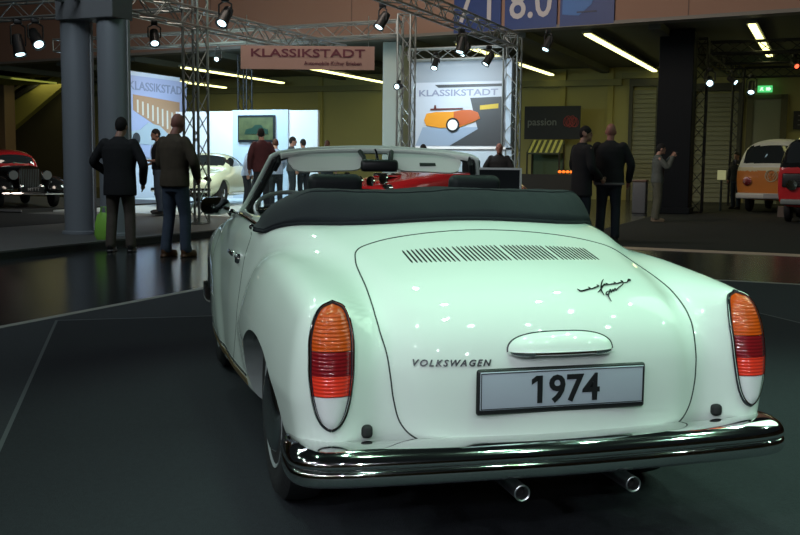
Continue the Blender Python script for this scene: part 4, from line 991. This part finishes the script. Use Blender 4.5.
# orange and cream camper bus
ORG = mat('orange_paint', (.52, .17, .02), .35, coat=.4); BCR = mat('bus_cream', (.52, .48, .28), .4); WROOF = mat('bus_white', (.55, .57, .52), .4)
BUSS = [(0, [(0, .42), (.62, .42), (.80, .50), (.84, .85), (.83, 1.16), (.62, 1.19), (0, 1.20)]), (.03, [(0, .36), (.76, .36), (.86, .48), (.89, .85), (.88, 1.18), (.80, 1.24), (0, 1.27)]), (.06, [(0, .34), (.78, .34), (.87, .48), (.90, .85), (.89, 1.20), (.82, 1.28), (0, 1.31)]),
        (.34, [(0, .33), (.78, .33), (.88, .5), (.90, .85), (.89, 1.22), (.80, 1.78), (0, 1.90)]), (.42, [(0, .33), (.78, .33), (.88, .5), (.90, .85), (.89, 1.22), (.80, 1.84), (0, 1.98)]), (.8, [(0, .32), (.78, .32), (.88, .5), (.90, .85), (.89, 1.22), (.80, 1.86), (0, 2.02)]),
        (2.5, [(0, .32), (.78, .32), (.88, .5), (.90, .85), (.89, 1.22), (.80, 1.86), (0, 2.02)]), (4.0, [(0, .35), (.76, .35), (.86, .5), (.88, .85), (.86, 1.22), (.74, 1.8), (0, 1.94)]), (4.25, [(0, .4), (.7, .4), (.80, .5), (.82, .85), (.80, 1.2), (.68, 1.7), (0, 1.82)]), (4.3, [(0, .45), (.6, .45), (.72, .55), (.74, .85), (.72, 1.15), (.6, 1.6), (0, 1.7)])]
def bus(label, loc, rz, low, belt, roof, grille, split_screen=False):
    t = thing('camper_van', label, 'van', loc, rz)
    o = loft_car(BUSS, 3); arches(o, (.95, 3.3), .34, .84)
    split_parts(o, t, 'body', low, [('windscreen', WINDARK, lambda c, n: 1.30 < c.z < 1.76 and c.y < .40 and abs(c.x) < .74 and n.y < -.4 and abs(c.x) > (.02 if split_screen else -1)), ('side_window', WINDARK, lambda c, n: 1.25 < c.z < 1.66 and .5 < c.y < 3.9 and abs(n.x) > .7 and abs((c.y-.5) % 1.15-1.1) > .08),
                                    ('roof', roof, lambda c, n: c.z > 1.70 or (c.z > 1.2 and c.y < 4.3)), ('belt_panel', belt, lambda c, n: c.z > 1.10)])
    for y in (.95, 3.3):
        for s in (-1, 1): road_wheel(t, s*.74, y, .32, s)
    for s in (-1, 1):
        h = MB().lathe([(.115, .06), (.12, -.02), (.10, -.035)], (s*.60, .01, .83), 'Y', 20).build('head_lamp', CHROME, t); MB().lathe([(.10, -.03), (.06, -.05), (0, -.055)], (s*.60, .01, .83), 'Y', 20).build('lamp_glass', HLG, h)
    if grille:
        MB().rbox((0, .005, .93), (1.60, .04, .30), .03).build('grille', BLACK, t)
        g = MB()
        for k in range(5): g.box((0, -.018, .83+k*.05), (1.0, .012, .012))
        g.build('grille_bars', mat('dark_grey', (.05, .05, .05), .4), t, False)
        MB().rbox((0, -.05, .47), (1.62, .10, .12), .03).build('bumper', mat('bumper_grey', (.18, .2, .2), .4), t)
        MB().box((-.1, -.11, .40), (.52, .02, .12)).build('number_plate', mat('plate_dim', (.3, .3, .3), .5), t, False)
    else:
        r = MB(); r.tube([(.15*math.cos(a), -.03, .98+.15*math.sin(a)) for a in np.linspace(0, 2*PI, 25)], .012, 6, cap=False); r.tube([(-.10, -.03, 1.08), (-.03, -.03, .97), (0, -.03, 1.06), (.03, -.03, .97), (.10, -.03, 1.08)], .010, 5); r.tube([(-.12, -.03, 1.04), (-.05, -.03, .86), (0, -.03, .95), (.05, -.03, .86), (.12, -.03, 1.04)], .010, 5)
        r.build('badge', mat('badge_cream', (.5, .45, .3), .4), t)
        MB().rbox((0, -.08, .45), (1.72, .13, .15), .04).build('bumper', mat('bumper_white', (.5, .5, .46), .4), t)
        MB().box((.08, -.155, .46), (.45, .015, .10)).build('number_plate', mat('plate_dim', (.3, .3, .3), .5), t, False)
        for s in (-1, 1):
            MB().tube([(s*.86, .30, 1.22), (s*.98, .22, 1.30)], .010, 6).build('mirror_arm', CHROME, t); MB().rbox((s*.99, .2, 1.33), (.10, .03, .14), .02).build('mirror', BLACK, t)
        # the opened cab door with its cream window frame
        d = MB(); d.rbox((1.02, -.05, .82), (.05, .86, .80), .02, rz=.95); do = d.build('open_door', low, t)
        q = MB(); c0 = Vector((1.02, -.05, 0)); ax = Vector((-math.sin(.95), math.cos(.95), 0))
        q.tube([c0+ax*.40+Vector((0, 0, 1.22)), c0+ax*.34+Vector((0, 0, 1.78)), c0-ax*.20+Vector((0, 0, 1.78)), c0-ax*.40+Vector((0, 0, 1.22)), c0+ax*.40+Vector((0, 0, 1.22))], .028, 6); q.build('door_window_frame', BCR, do)
        for k in range(3): MB().sphere((-.55+.5*k, .03, 1.33), (.03, .03, .03), 8, 6)
    return t
bus('orange and cream camper van with white bumper at the right', H(-1.45, 27.8, .006), HA-math.radians(9), ORG, BCR, WROOF, False)
bus('red van with black grille band cut by the right edge', H(-.18, 22.9, .006), HA-math.radians(4), mat('van_red', (.50, .016, .020), .3, coat=.6), mat('van_red', (0, 0, 0)), BLKPAINT, True)
b = thing('cardboard_box', 'small brownish box on the floor in front of the camper van', 'box', H(-1.0, 26.0, .006), HA)
MB().rbox((0, 0, .13), (.34, .3, .26), .01).build('carton', mat('box_brown', (.14, .11, .09), .7), b, False); MB().box((0, -.005, .262), (.06, .29, .006)).build('tape', mat('box_tape', (.2, .17, .12), .5), b, False)
# ------------------------------------------------------------------ visitors
def remesh(o, vox, smooth=4):
    m = o.modifiers.new('r', 'REMESH'); m.mode = 'VOXEL'; m.voxel_size = vox; m.use_smooth_shade = True
    s = o.modifiers.new('s', 'SMOOTH'); s.factor = .5; s.iterations = smooth
    apply_mods(o); o.data.polygons.foreach_set('use_smooth', [True]*len(o.data.polygons)); return o
def ell_rings(mb_, spec, seg=20):
    """spec: (centre, rx, ry) stacked elliptical rings"""
    mb_.ring_loft([[Vector((c[0]+rx*math.cos(a), c[1]+ry*math.sin(a), c[2])) for a in np.linspace(0, 2*PI, seg, endpoint=False)] for c, rx, ry in spec])
def limb(mb_, pts, rr, seg=10):
    d = dense([tuple(p) for p in pts], 5); n = len(pts)
    R = [np.interp(i/5, range(n), rr) for i in range(len(d))]
    mb_.tube(d, R, seg); mb_.sphere(d[0], R[0], seg, 6); mb_.sphere(d[-1], R[-1], seg, 6)
SKIN = mat('skin', (.34, .19, .14), .55); EYE = mat('eye_dark', (.02, .015, .012), .2)
def person(label, x, y, a, h, top, trousers, hair, shoes, arms=None, legs=((-.10, 0), (.10, 0)), coat_len=.86, head=(0, 0, 0), bald=False, sleeve=1.0, build=1.0, lean=0, long_hair=False, vox=.014, skin=None, z=0, sit=False):
    """faces local +y. arms: per side (elbow, wrist) in local metres for a 1.75 m figure"""
    k = h/1.75; skin = skin or SKIN
    t = thing('person', label, 'person', H(x, y, z), HA+a); t.scale = (k, k, k)
    ln = lambda p: Vector((p[0], p[1]+lean*max(0, p[2]-.95), p[2]))
    arms = arms or (((-.27, -.03, 1.14), (-.25, .06, .90)), ((.27, -.03, 1.14), (.25, .06, .90)))
    sh = [ln((-.185*build, -.01, 1.41)), ln((.185*build, -.01, 1.41))]
    el = [ln(arms[0][0]), ln(arms[1][0])]; wr = [ln(arms[0][1]), ln(arms[1][1])]
    # body: head with face, neck, trunk, limbs and hands grown into one surface
    b = MB(); hc = ln((head[0], .025+head[1], 1.635)); ry_ = Matrix.Rotation(head[2], 3, 'Z')
    def hp(p): return hc+ry_ @ Vector(p)
    b.sphere(hc+Vector((0, 0, .015)), (.074, .092, .105), 20, 14)
    b.sphere(hp((0, .022, -.055)), (.056, .070, .066), 16, 10)
    b.sphere(hp((0, .094, -.022)), (.013, .018, .020), 10, 8); b.tube([hp((0, .085, .02)), hp((0, .10, -.02))], [.009, .012], 8)
    b.sphere(hp((0, .080, -.070)), (.024, .012, .010), 10, 6); b.sphere(hp((0, .075, -.102)), (.026, .018, .016), 10, 6); b.sphere(hp((0, .076, .028)), (.048, .016, .010), 10, 6)
    for s in (-1, 1): b.sphere(hp((s*.077, -.004, -.015)), (.010, .022, .032), 10, 8)
    b.tube([ln((0, -.01, 1.40)), ln((0, .0, 1.50)), hc+Vector((0, -.01, -.05))], [.066, .056, .055], 14)
    ell_rings(b, [(ln((0, 0, .86)), .13, .09), (ln((0, 0, 1.05)), .125, .085), (ln((0, 0, 1.3)), .15, .10), (ln((0, 0, 1.42)), .12, .07)])
    lg = []
    for i, s in enumerate((-1, 1)):
        fx, fy = legs[i]; hip = Vector((s*.085, 0, .90)); an = Vector((fx, fy-.03, .085)); kn = hip.lerp(an, .5)+Vector((s*.005, .035, .02)); lg.append((hip, kn, an))
        limb(b, [hip, kn, an], [.07, .05, .035]); limb(b, [sh[i], el[i], wr[i]], [.045, .036, .026])
        d = (wr[i]-el[i]).normalized(); side = Vector((0, 1, 0)) if abs(d.y) < .8 else Vector((0, 0, 1)); side = (side-d*side.dot(d)).normalized(); nrm = d.cross(side)
        pc = wr[i]+d*.045; b.sphere(pc, (.030, .030, .030), 10, 8); b.tube([wr[i], wr[i]+d*.085], [.026, .034], 10)
        for f in range(4):
            o_ = side*(-.030+.020*f); L = (.062, .072, .068, .052)[f]; p0 = wr[i]+d*.075+o_; p1 = p0+d*L*.55+nrm*.004*s; b.tube([p0, p1, p1+(d*.75-nrm*.65*s).normalized()*L*.45], [.0105, .0095, .008], 6)
        p0 = wr[i]+d*.03+side*.026; b.tube([p0, p0+(d*.6+side*.8).normalized()*.04, p0+(d*.9+side*.45).normalized()*.07], [.012, .0105, .009], 6)
    body = remesh(b.build('body', skin, t), .0105 if vox < .016 else .013, 3)
    for s in (-1, 1): MB().sphere(hp((s*.032, .083, .012)), (.010, .007, .007), 8, 6).build('eye', EYE, t)
    # trousers
    b = MB(); ell_rings(b, [((0, 0, .80), .165*build, .115), ((0, -.005, .90), .172*build, .125), ((0, 0, 1.02), .160*build, .118)])
    for i, s in enumerate((-1, 1)):
        hip, kn, an = lg[i]; limb(b, [hip+Vector((0, 0, -.02)), hip.lerp(kn, .55), kn, kn.lerp(an, .5), an+Vector((0, .0, .015))], [.105, .088, .074, .070, .066], 14)
        b.tube([an+Vector((0, .01, .05)), an+Vector((0, .015, -.02))], [.066, .070], 14)
    remesh(b.build('trousers', trousers, t), vox, 3)
    # top: trunk and sleeves
    b = MB(); lo = coat_len
    ell_rings(b, [(ln((0, -.005, lo)), .190*build, .142), (ln((0, -.005, lo+.10)), .190*build, .140), (ln((0, 0, 1.08)), .180*build, .132), (ln((0, .005, 1.22)), .198*build, .140), (ln((0, 0, 1.34)), .210*build, .135), (ln((0, -.010, 1.41)), .190*build, .112), (ln((0, -.012, 1.45)), .135*build, .095), (ln((0, -.012, 1.48)), .085, .080), (ln((0, -.008, 1.505)), .072, .070)], 24)
    for i, s in enumerate((-1, 1)):
        e2 = el[i].lerp(wr[i], .5); w2 = wr[i].lerp(el[i], .08)
        if sleeve >= 1: limb(b, [sh[i]+Vector((-s*.03, 0, 0)), sh[i].lerp(el[i], .5), el[i], e2, w2], [.066*build, .066, .062, .057, .050], 12)
        else: limb(b, [sh[i]+Vector((-s*.03, 0, 0)), sh[i].lerp(el[i], .45), sh[i].lerp(el[i], .80)], [.066*build, .066, .066], 12)
    remesh(b.build('jacket' if sleeve >= 1 else 'shirt', top, t), vox, 3)
    # hair
    if hair is not None and not bald:
        b = MB(); g = []
        n0 = 10
        for i in range(n0+1):
            th_ = PI*.5*i/n0*(1.0)
            ring = []
            for j in range(24):
                ph = 2*PI*j/24; back = .5-.5*math.sin(ph)
                lim = .74+.62*back
                tt = th_*lim*1.15
                ring.append(hp((.078*math.sin(tt)*math.cos(ph), .097*math.sin(tt)*math.sin(ph)-.005, .016+.112*math.cos(tt))))
            g.append(ring)
        b.ring_loft(g, cap=True)
        if long_hair: b.sphere(hp((0, -.05, -.06)), (.085, .06, .13), 14, 10)
        remesh(b.build('hair', hair, t), .009, 2)
    # shoes
    for i in (0, 1):
        an = lg[i][2]; b = MB()
        b.sphere((an.x, an.y+.075, .045), (.046, .135, .045), 14, 10); b.sphere((an.x, an.y-.01, .07), (.045, .06, .07), 12, 8); b.rbox((an.x, an.y+.055, .014), (.088, .26, .028), .013)
        so = b.build('shoe', shoes, t); remesh(so, .011, 2)
    return t
def cloth(n, c): return mat(n, c, .85, noise=(14, .25), bump=(60, .25))
BLKC = cloth('black_cloth', (.010, .011, .013)); DKN = cloth('navy_cloth', (.012, .015, .022)); OLV = cloth('taupe_cloth', (.085, .070, .058)); BRN = cloth('brown_jacket', (.066, .052, .034)); JEAN = cloth('blue_jeans', (.050, .072, .110)); DJEAN = cloth('dark_jeans', (.012, .018, .026))
MAR = cloth('maroon_cloth', (.055, .012, .016)); LBL = cloth('light_blue_shirt', (.35, .45, .62)); GRYC = cloth('grey_check_cloth', (.085, .095, .085)); KHA = cloth('khaki_cloth', (.085, .085, .06))
HBLK = cloth('black_hair', (.008, .007, .007)); HRED = cloth('reddish_hair', (.075, .030, .018)); HGRY = cloth('grey_hair', (.12, .085, .07))
SHB = mat('black_shoes', (.012, .012, .012), .4); SHBR = mat('brown_shoes', (.10, .045, .02), .5); SHT = mat('tan_shoes', (.16, .12, .08), .6)
RED_SKIN = mat('ruddy_skin', (.30, .13, .10), .55)
p1 = person('man in a black jacket and taupe trousers standing before the twin columns', -8.62, 10.66, .42, 1.77, BLKC, OLV, HBLK, SHB, arms=(((-.34, .02, 1.17), (-.20, .17, 1.02)), ((.32, -.05, 1.13), (.27, .12, .90))), legs=((-.13, .0), (.13, .02)), coat_len=.74, build=1.14, head=(.02, .02, -.15), vox=.011)
p2 = person('man in a brown jacket, blue jeans and tan shoes, back turned', -7.6, 10.46, -.1, 1.80, BRN, JEAN, HRED, SHBR, arms=(((-.27, .05, 1.14), (-.14, .24, 1.06)), ((.29, .02, 1.15), (.20, .18, .98))), legs=((-.09, -.05), (.13, .06)), coat_len=.86, build=1.08, head=(.0, .04, .35), bald=True, skin=RED_SKIN, vox=.011)
p3 = person('man in a black short-sleeved shirt with a white lanyard and badge', -12.46, 16.6, PI-.9, 1.70, BLKC, JEAN, HBLK, SHB, arms=(((-.25, .0, 1.13), (-.12, .22, 1.10)), ((.25, -.0, 1.13), (.14, .20, 1.02))), sleeve=.5, coat_len=.92, head=(0, .02, .3), z=.14)
LAN = mat('lanyard_white', (.5, .6, .7), .6)
MB().tube([(-.075, .06, 1.47), (-.05, .13, 1.40), (0, .155, 1.20), (.05, .13, 1.40), (.075, .06, 1.47)], .007, 6).build('lanyard', LAN, p3); MB().box((0, .165, 1.15), (.07, .006, .10)).build('badge', LAN, p3, False); MB().box((.10, .15, 1.30), (.06, .006, .04)).build('chest_patch', LAN, p3, False)
person('man in a maroon jacket standing by the cream coupe', -11.2, 18.5, .9, 1.78, MAR, DJEAN, HBLK, SHB, head=(0, .02, -.2), coat_len=.84, build=1.05, z=.14)
person('person in a light blue shirt right of the maroon jacket', -11.85, 20.2, .6, 1.60, LBL, DJEAN, HRED, SHB, head=(0, .04, 0), lean=.12, arms=(((-.24, .08, 1.16), (-.2, .28, 1.02)), ((.24, .08, 1.16), (.2, .28, 1.02))), z=.14, vox=.016)
person('dark-haired person in pale blue leaning forward left of the maroon jacket', -12.2, 19.5, -1.2, 1.52, LBL, DJEAN, HBLK, SHB, head=(0, .05, .2), lean=.22, long_hair=True, z=.14, vox=.016)
person('left of two dark-haired people against the white wall', -12.5, 22.1, -.9, 1.70, cloth('grey_coat', (.05, .055, .06)), DJEAN, HBLK, SHB, z=.14, vox=.016)
person('right of two dark-haired people against the white wall', -12.5, 22.7, 1.1, 1.66, BLKC, DJEAN, HBLK, SHB, z=.14, vox=.016)
person('lone person beyond the white wall end, only the head showing', -12.6, 24.2, .3, 1.66, KHA, DJEAN, HRED, SHB, vox=.016, z=.14)
person('man in black leaning over a counter below the orange car poster', -6.62, 20.75, PI+.2, 1.66, BLKC, DJEAN, HRED, SHB, lean=.05, arms=(((-.30, .06, 1.15), (-.28, .24, 1.0)), ((.32, .10, 1.16), (.30, .28, 1.06))), build=1.15, bald=True, skin=RED_SKIN, vox=.016)
person('dark-haired person whose head just shows above the sun visor', -7.75, 19.15, .2, 1.60, DKN, DJEAN, HBLK, SHB, vox=.016)
person('man in a dark coat facing right, left of the bald man', -3.60, 15.55, -.75, 1.81, BLKC, DJEAN, HBLK, SHB, arms=(((-.27, .02, 1.14), (-.2, .18, 1.0)), ((.26, .0, 1.13), (.2, .2, .98))), coat_len=.70, head=(0, .02, -.45), build=1.08, vox=.012, z=.006)
person('bald man in a black sweater with a pale hem, back turned', -3.24, 15.89, .1, 1.86, BLKC, DJEAN, None, SHB, arms=(((-.30, .03, 1.15), (-.24, .14, .93)), ((.31, .03, 1.14), (.27, .16, .90))), legs=((-.12, 0), (.11, .03)), coat_len=.86, build=1.16, skin=RED_SKIN, vox=.011, z=.006)
hm = MB(); pb = [o for o in COL.objects if o.get('label', '').startswith('bald man')][0]
ell = [[Vector((r*math.cos(a)*1.16, r2*math.sin(a)-.005, z_)) for a in np.linspace(0, 2*PI, 32, endpoint=False)] for r, r2, z_ in ((.193, .144, .845), (.196, .147, .85), (.196, .147, .872), (.190, .140, .88))]
hm.ring_loft(ell).build('pale_hem', mat('hem_grey', (.16, .15, .16), .8), pb)
pw = person('person in a grey checked top photographing with raised hands', -3.46, 22.09, -1.2, 1.68, GRYC, KHA, HBLK, SHT, z=.006, arms=(((-.24, .16, 1.22), (-.08, .30, 1.46)), ((.24, .16, 1.22), (.09, .30, 1.46))), coat_len=.88, head=(0, .03, 0), vox=.014)
MB().rbox((0, .40, 1.53), (.12, .06, .08), .01).build('camera', BLACK, pw)
person('dark figure standing left of the orange camper van', -2.5, 30.0, 2.6, 1.62, BLKC, DJEAN, HBLK, SHB, vox=.016, z=.006)
# odds and ends near the visitors
b = thing('waste_bin', 'grey waste bin standing beside the photographing person', 'bin', H(-4.50, 26.0, 0), HA)
MB().rbox((0, 0, .40), (.34, .34, .80), .03).build('bin_body', mat('bin_grey', (.13, .14, .15), .5), b); MB().rbox((0, 0, .83), (.36, .36, .06), .02).build('bin_lid', mat('bin_lid', (.20, .13, .10), .5), b)
b = thing('carrier_bag', 'bright green carrier bag beside the black-jacketed man', 'bag', H(-9.35, 11.2, .10), HA+.3)
g = MB(); g.ring_loft([[Vector((w*math.cos(a)*(1 if abs(math.cos(a)) > .0 else 1), d_*math.sin(a), z_)) for a in np.linspace(0, 2*PI, 20, endpoint=False)] for w, d_, z_ in ((.11, .06, 0), (.14, .08, .06), (.13, .07, .22), (.10, .045, .34), (.06, .03, .38))]); g.build('bag_body', mat('bag_green', (.26, .58, .08), .5), b)
for s in (-1, 1): MB().tube([(-.05, s*.02, .36), (-.03, s*.02, .46), (.03, s*.02, .46), (.05, s*.02, .36)], .006, 6).build('bag_handle', mat('bag_green', (0, 0, 0)), b)
b = thing('rope_post', 'thin leaning grey post on the platform at the far left', 'post', H(-10.6, 10.15, .105), HA)
MB().tube([(0, 0, 0), (.09, 0, .62)], .018, 8).build('rod', mat('post_grey', (.12, .13, .13), .4), b); MB().lathe([(.07, 0), (.07, .012), (.02, .02)], (0, 0, 0), 'Z', 16).build('foot', BLACK, b)
b = thing('info_panel', 'dark tilted information panel in a silver frame beyond the windscreen', 'information panel', H(-2.48, 7.72, .005), HA+.3)
MB().cyl((0, .05, 0), (0, .05, .98), .025, 12).build('post', STEEL, b); MB().lathe([(.2, 0), (.2, .02), (.03, .03)], (0, .05, 0), 'Z', 24).build('base', STEEL, b)
Mt = Matrix.Rotation(-.35, 3, 'X'); MB().rbox((0, .0, 1.05), (.40, .03, .27), .008, M=Mt).build('frame', WHITEP, b); MB().box(Vector((-.004, -.016, 1.046)), (.372, .01, .245), M=Mt).build('face', mat('panel_face', (.012, .016, .018), .3), b, False)
b = thing('sign_post', 'small yellowish lit notice on a stand by the dark figure at right', 'notice', H(-2.75, 28.4, .006), HA)
MB().cyl((0, .02, 0), (0, .02, .95), .03, 8).build('stand', mat('stand_grey', (.05, .06, .06), .5), b); MB().box((0, 0, .98), (.22, .02, .26)).build('notice', mat('notice_yellow', (.6, .6, .32), .6, emit=(.6, .6, .3), estr=.35), b, False)
# ------------------------------------------------------------------ trusses and stage lamps
TR = mat('truss_aluminium', (.30, .33, .32), .35, .7); TB = mat('truss_black', (.012, .013, .014), .45)
def truss(name, label, a, b, s, m, roll=0, group=None, seg=.36):
    """square lattice girder from a to b (hall frame)"""
    A, B = H(*a), H(*b); L = (B-A).length; d = (B-A).normalized()
    up = Vector((0, 0, 1)) if abs(d.z) < .9 else Vector((math.cos(HA), math.sin(HA), 0))
    x = d.cross(up).normalized(); y = x.cross(d)
    t = thing(name, label, 'truss', A, 0, group)
    cs = [(s/2*i*x + s/2*j*y) for i, j in ((-1, -1), (1, -1), (1, 1), (-1, 1))]
    for c in cs: MB().cyl(c, c+d*L, .024, 8).build('chord', m, t)
    lt = MB(); n = max(2, int(L/seg))
    for q in range(4):
        c0, c1 = cs[q], cs[(q+1) % 4]
        for k in range(n):
            p0, p1 = (c0, c1) if k % 2 == 0 else (c1, c0)
            lt.cyl(p0+d*(L*k/n), p1+d*(L*(k+1)/n), .011, 5)
    lt.build('lattice', m, t)
    for e in (0, L):
        ep = MB()
        for q in range(4): ep.cyl(cs[q]+d*e, cs[(q+1) % 4]+d*e, .015, 6)
        ep.build('end_frame', m, t)
    return t
S = .30
truss('truss_tower', 'aluminium truss tower behind the brown-jacketed man', (-10.25, 14.74, .12), (-10.25, 14.74, 4.3), .30, TR)
truss('truss_tower', 'aluminium truss tower left of the orange car poster', (-8.72, 20.5, 0), (-8.72, 20.5, 4.45), .30, TR)
truss('truss_tower', 'aluminium truss tower right of the orange car poster', (-6.86, 22.35, 0), (-6.86, 22.35, 4.12), .33, TR)
truss('truss_tower', 'dim slender truss tower far behind, under the left end of the brown banner', (-16.5, 26.3, 0), (-16.5, 26.3, 4.4), .30, TB)
truss('truss_beam', 'overhead truss running from the portal toward the brown banner', (-10.25, 11.2, 3.66), (-10.25, 20.3, 3.66), .30, TR)
truss('truss_beam', 'overhead truss crossing in front of the gallery above the brown banner', (-18.5, 20.5, 4.12), (-8.9, 20.5, 4.17), .30, TR)
truss('truss_beam', 'overhead truss descending to the tower right of the poster', (-6.86, 11.0, 4.02), (-6.86, 22.2, 4.02), .30, TR)
truss('truss_beam', 'short truss beam just above the orange car poster', (-9.4, 22.35, 3.78), (-7.05, 22.35, 3.78), .26, TR)
truss('truss_beam', 'overhead truss at the top left corner carrying twin lamps', (-21, 14.6, 3.98), (-10.5, 14.74, 3.98), .30, TR)
truss('black_truss_tower', 'black truss tower against the dark pillar at right', (-3.22, 26.93, .03), (-3.22, 26.93, 4.46), .30, TB)
truss('black_truss_tower', 'black truss tower left of the green exit sign', (-2.78, 32.6, .03), (-2.78, 32.6, 4.2), .30, TB)
truss('black_truss_beam', 'black truss beam running into the hall above the orange van', (-3.22, 27.1, 4.22), (-2.80, 32.5, 4.06), .28, TB)
truss('black_truss_beam', 'nearest black truss beam crossing at top right', (-3.0, 26.93, 4.22), (4, 26.93, 4.22), .28, TB)
truss('black_truss_beam', 'black truss beam level with the end of the tube lights at right', (-2.95, 29.8, 4.22), (4, 29.8, 4.22), .26, TB)
truss('black_truss_beam', 'farthest black truss beam just above the exit sign', (-2.6, 32.6, 4.08), (4, 32.6, 4.08), .28, TB)
LBLK = mat('lamp_black', (.012, .013, .014), .45)
LENS = mat('lamp_glow', (.8, .95, 1), .3, emit=(.62, .92, 1.0), estr=4)
def stage_lamp(label, top, aim, size=1.0, drop=.22, lit=True, lens=None):
    """hanging can lamp: clamp, yoke, housing, lens"""
    t = thing('stage_lamp', label, 'stage lamp', H(*top), 0, 'stage lamps hung from the trusses')
    s = size*.70
    MB().rbox((0, 0, .02), (.16*s, .12*s, .12*s), .02).build('clamp', BLACK, t)
    y_ = MB(); c = Vector((0, 0, -drop*s-.10*s)); d = Vector(aim).normalized()
    sx = d.cross(Vector((0, 0, 1)));  sx = sx.normalized() if sx.length > .1 else Vector((1, 0, 0))
    for k in (-1, 1): y_.cyl(Vector((0, 0, 0)), sx*.15*s*k+Vector((0, 0, -.08*s)), .018*s, 6); y_.cyl(sx*.15*s*k+Vector((0, 0, -.08*s)), c+sx*.15*s*k, .018*s, 6)
    y_.cyl(c-sx*.15*s, c+sx*.15*s, .012*s, 6); y_.build('yoke', BLACK, t)
    h = MB(); q = d.to_track_quat('Z', 'Y').to_matrix()
    h.lathe([(.05*s, -.22*s), (.10*s, -.20*s), (.115*s, -.05*s), (.12*s, .12*s), (.135*s, .22*s), (.125*s, .22*s), (.11*s, .15*s)], tuple(c), 'Z', 20, M=q)
    hb_ = h.build('housing', LBLK, t)
    l = MB(); l.lathe([(.0, .205*s), (.045*s, .203*s), (.09*s, .198*s)], tuple(c), 'Z', 20, M=q); l.build('lens', (lens or LENS) if lit else mat('lens_dark', (.1, .14, .16), .1), hb_)
    return t
hv = lambda x, y, z: Vector((math.cos(HA)*x-math.sin(HA)*y, math.sin(HA)*x+math.cos(HA)*y, z))
stage_lamp('black stage lamp with pale lens at the top left corner', (-13.7, 14.62, 3.75), hv(.55, -.25, -.55), 1.35)
stage_lamp('black stage lamp pointing steeply down beneath the top left pair', (-14.1, 14.6, 3.75), hv(.28, -.1, -.8), 1.35, drop=.34)
stage_lamp('stage lamp with bright ring left of the brown banner', (-9.15, 14.0, 3.80), hv(.0, -.55, -.65), 1.15)
stage_lamp('stage lamp hung beside the portal block', (-10.25, 13.6, 3.42), hv(.35, -.4, -.7), .95)
stage_lamp('small stage lamp under the far truss above the silver car poster', (-13.6, 20.5, 3.90), hv(.1, -.7, -.35), .8, drop=.30)
stage_lamp('small stage lamp just left of the brown banner end', (-11.4, 18.4, 3.50), hv(0, -.45, -.8), .9)
stage_lamp('stage lamp in front of the pale pillar top', (-7.6, 16.75, 4.02), hv(-.25, -.45, -.75), 1.1)
stage_lamp('left of two small lamps under the brown banner', (-10.6, 20.3, 3.60), hv(.5, -.5, -.1), .75)
stage_lamp('right of two small lamps under the brown banner', (-9.95, 20.3, 3.55), hv(.1, -.55, -.5), .75)
stage_lamp('lowest lamp before the poster top, left of the tube light', (-8.15, 20.8, 3.60), hv(.0, -.5, -.65), .9)
stage_lamp('lamp hanging across the 7.1 sign', (-6.86, 18.9, 3.80), hv(-.1, -.3, -.9), 1.1)
stage_lamp('upper lamp of the cluster above the poster right side', (-7.35, 20.5, 3.85), hv(-.3, -.45, -.6), .95)
stage_lamp('lower lamp of the cluster above the poster right side', (-6.95, 20.9, 3.70), hv(-.35, -.35, -.7), 1.0)
stage_lamp('lone lamp hanging below the gallery edge right of the signs', (-5.36, 19.85, 3.85), hv(-.25, -.4, -.8), 1.0)
stage_lamp('brightest lamp on the black truss, beside the pillar', (-2.95, 26.5, 3.62), hv(.1, -.8, -.35), 1.2)
stage_lamp('dim lamp right of the brightest one on the black truss', (-2.45, 26.9, 3.60), hv(.6, -.3, -.4), .9)
stage_lamp('lamp hanging from the black truss beside the exit sign', (-2.05, 27.9, 3.55), hv(.0, -.6, -.8), 1.2)
stage_lamp('four-eyed lamp cluster on the tower left of the poster', (-8.72, 20.1, 2.95), hv(0, -.9, -.1), .8, drop=.05)
stage_lamp('red-lit lamp on the black truss at the right edge', (-1.0, 27.0, 3.95), hv(.4, -.6, -.3), .9, lens=mat('lamp_red', (.9, .1, .05), .3, emit=(1, .12, .05), estr=2.5))
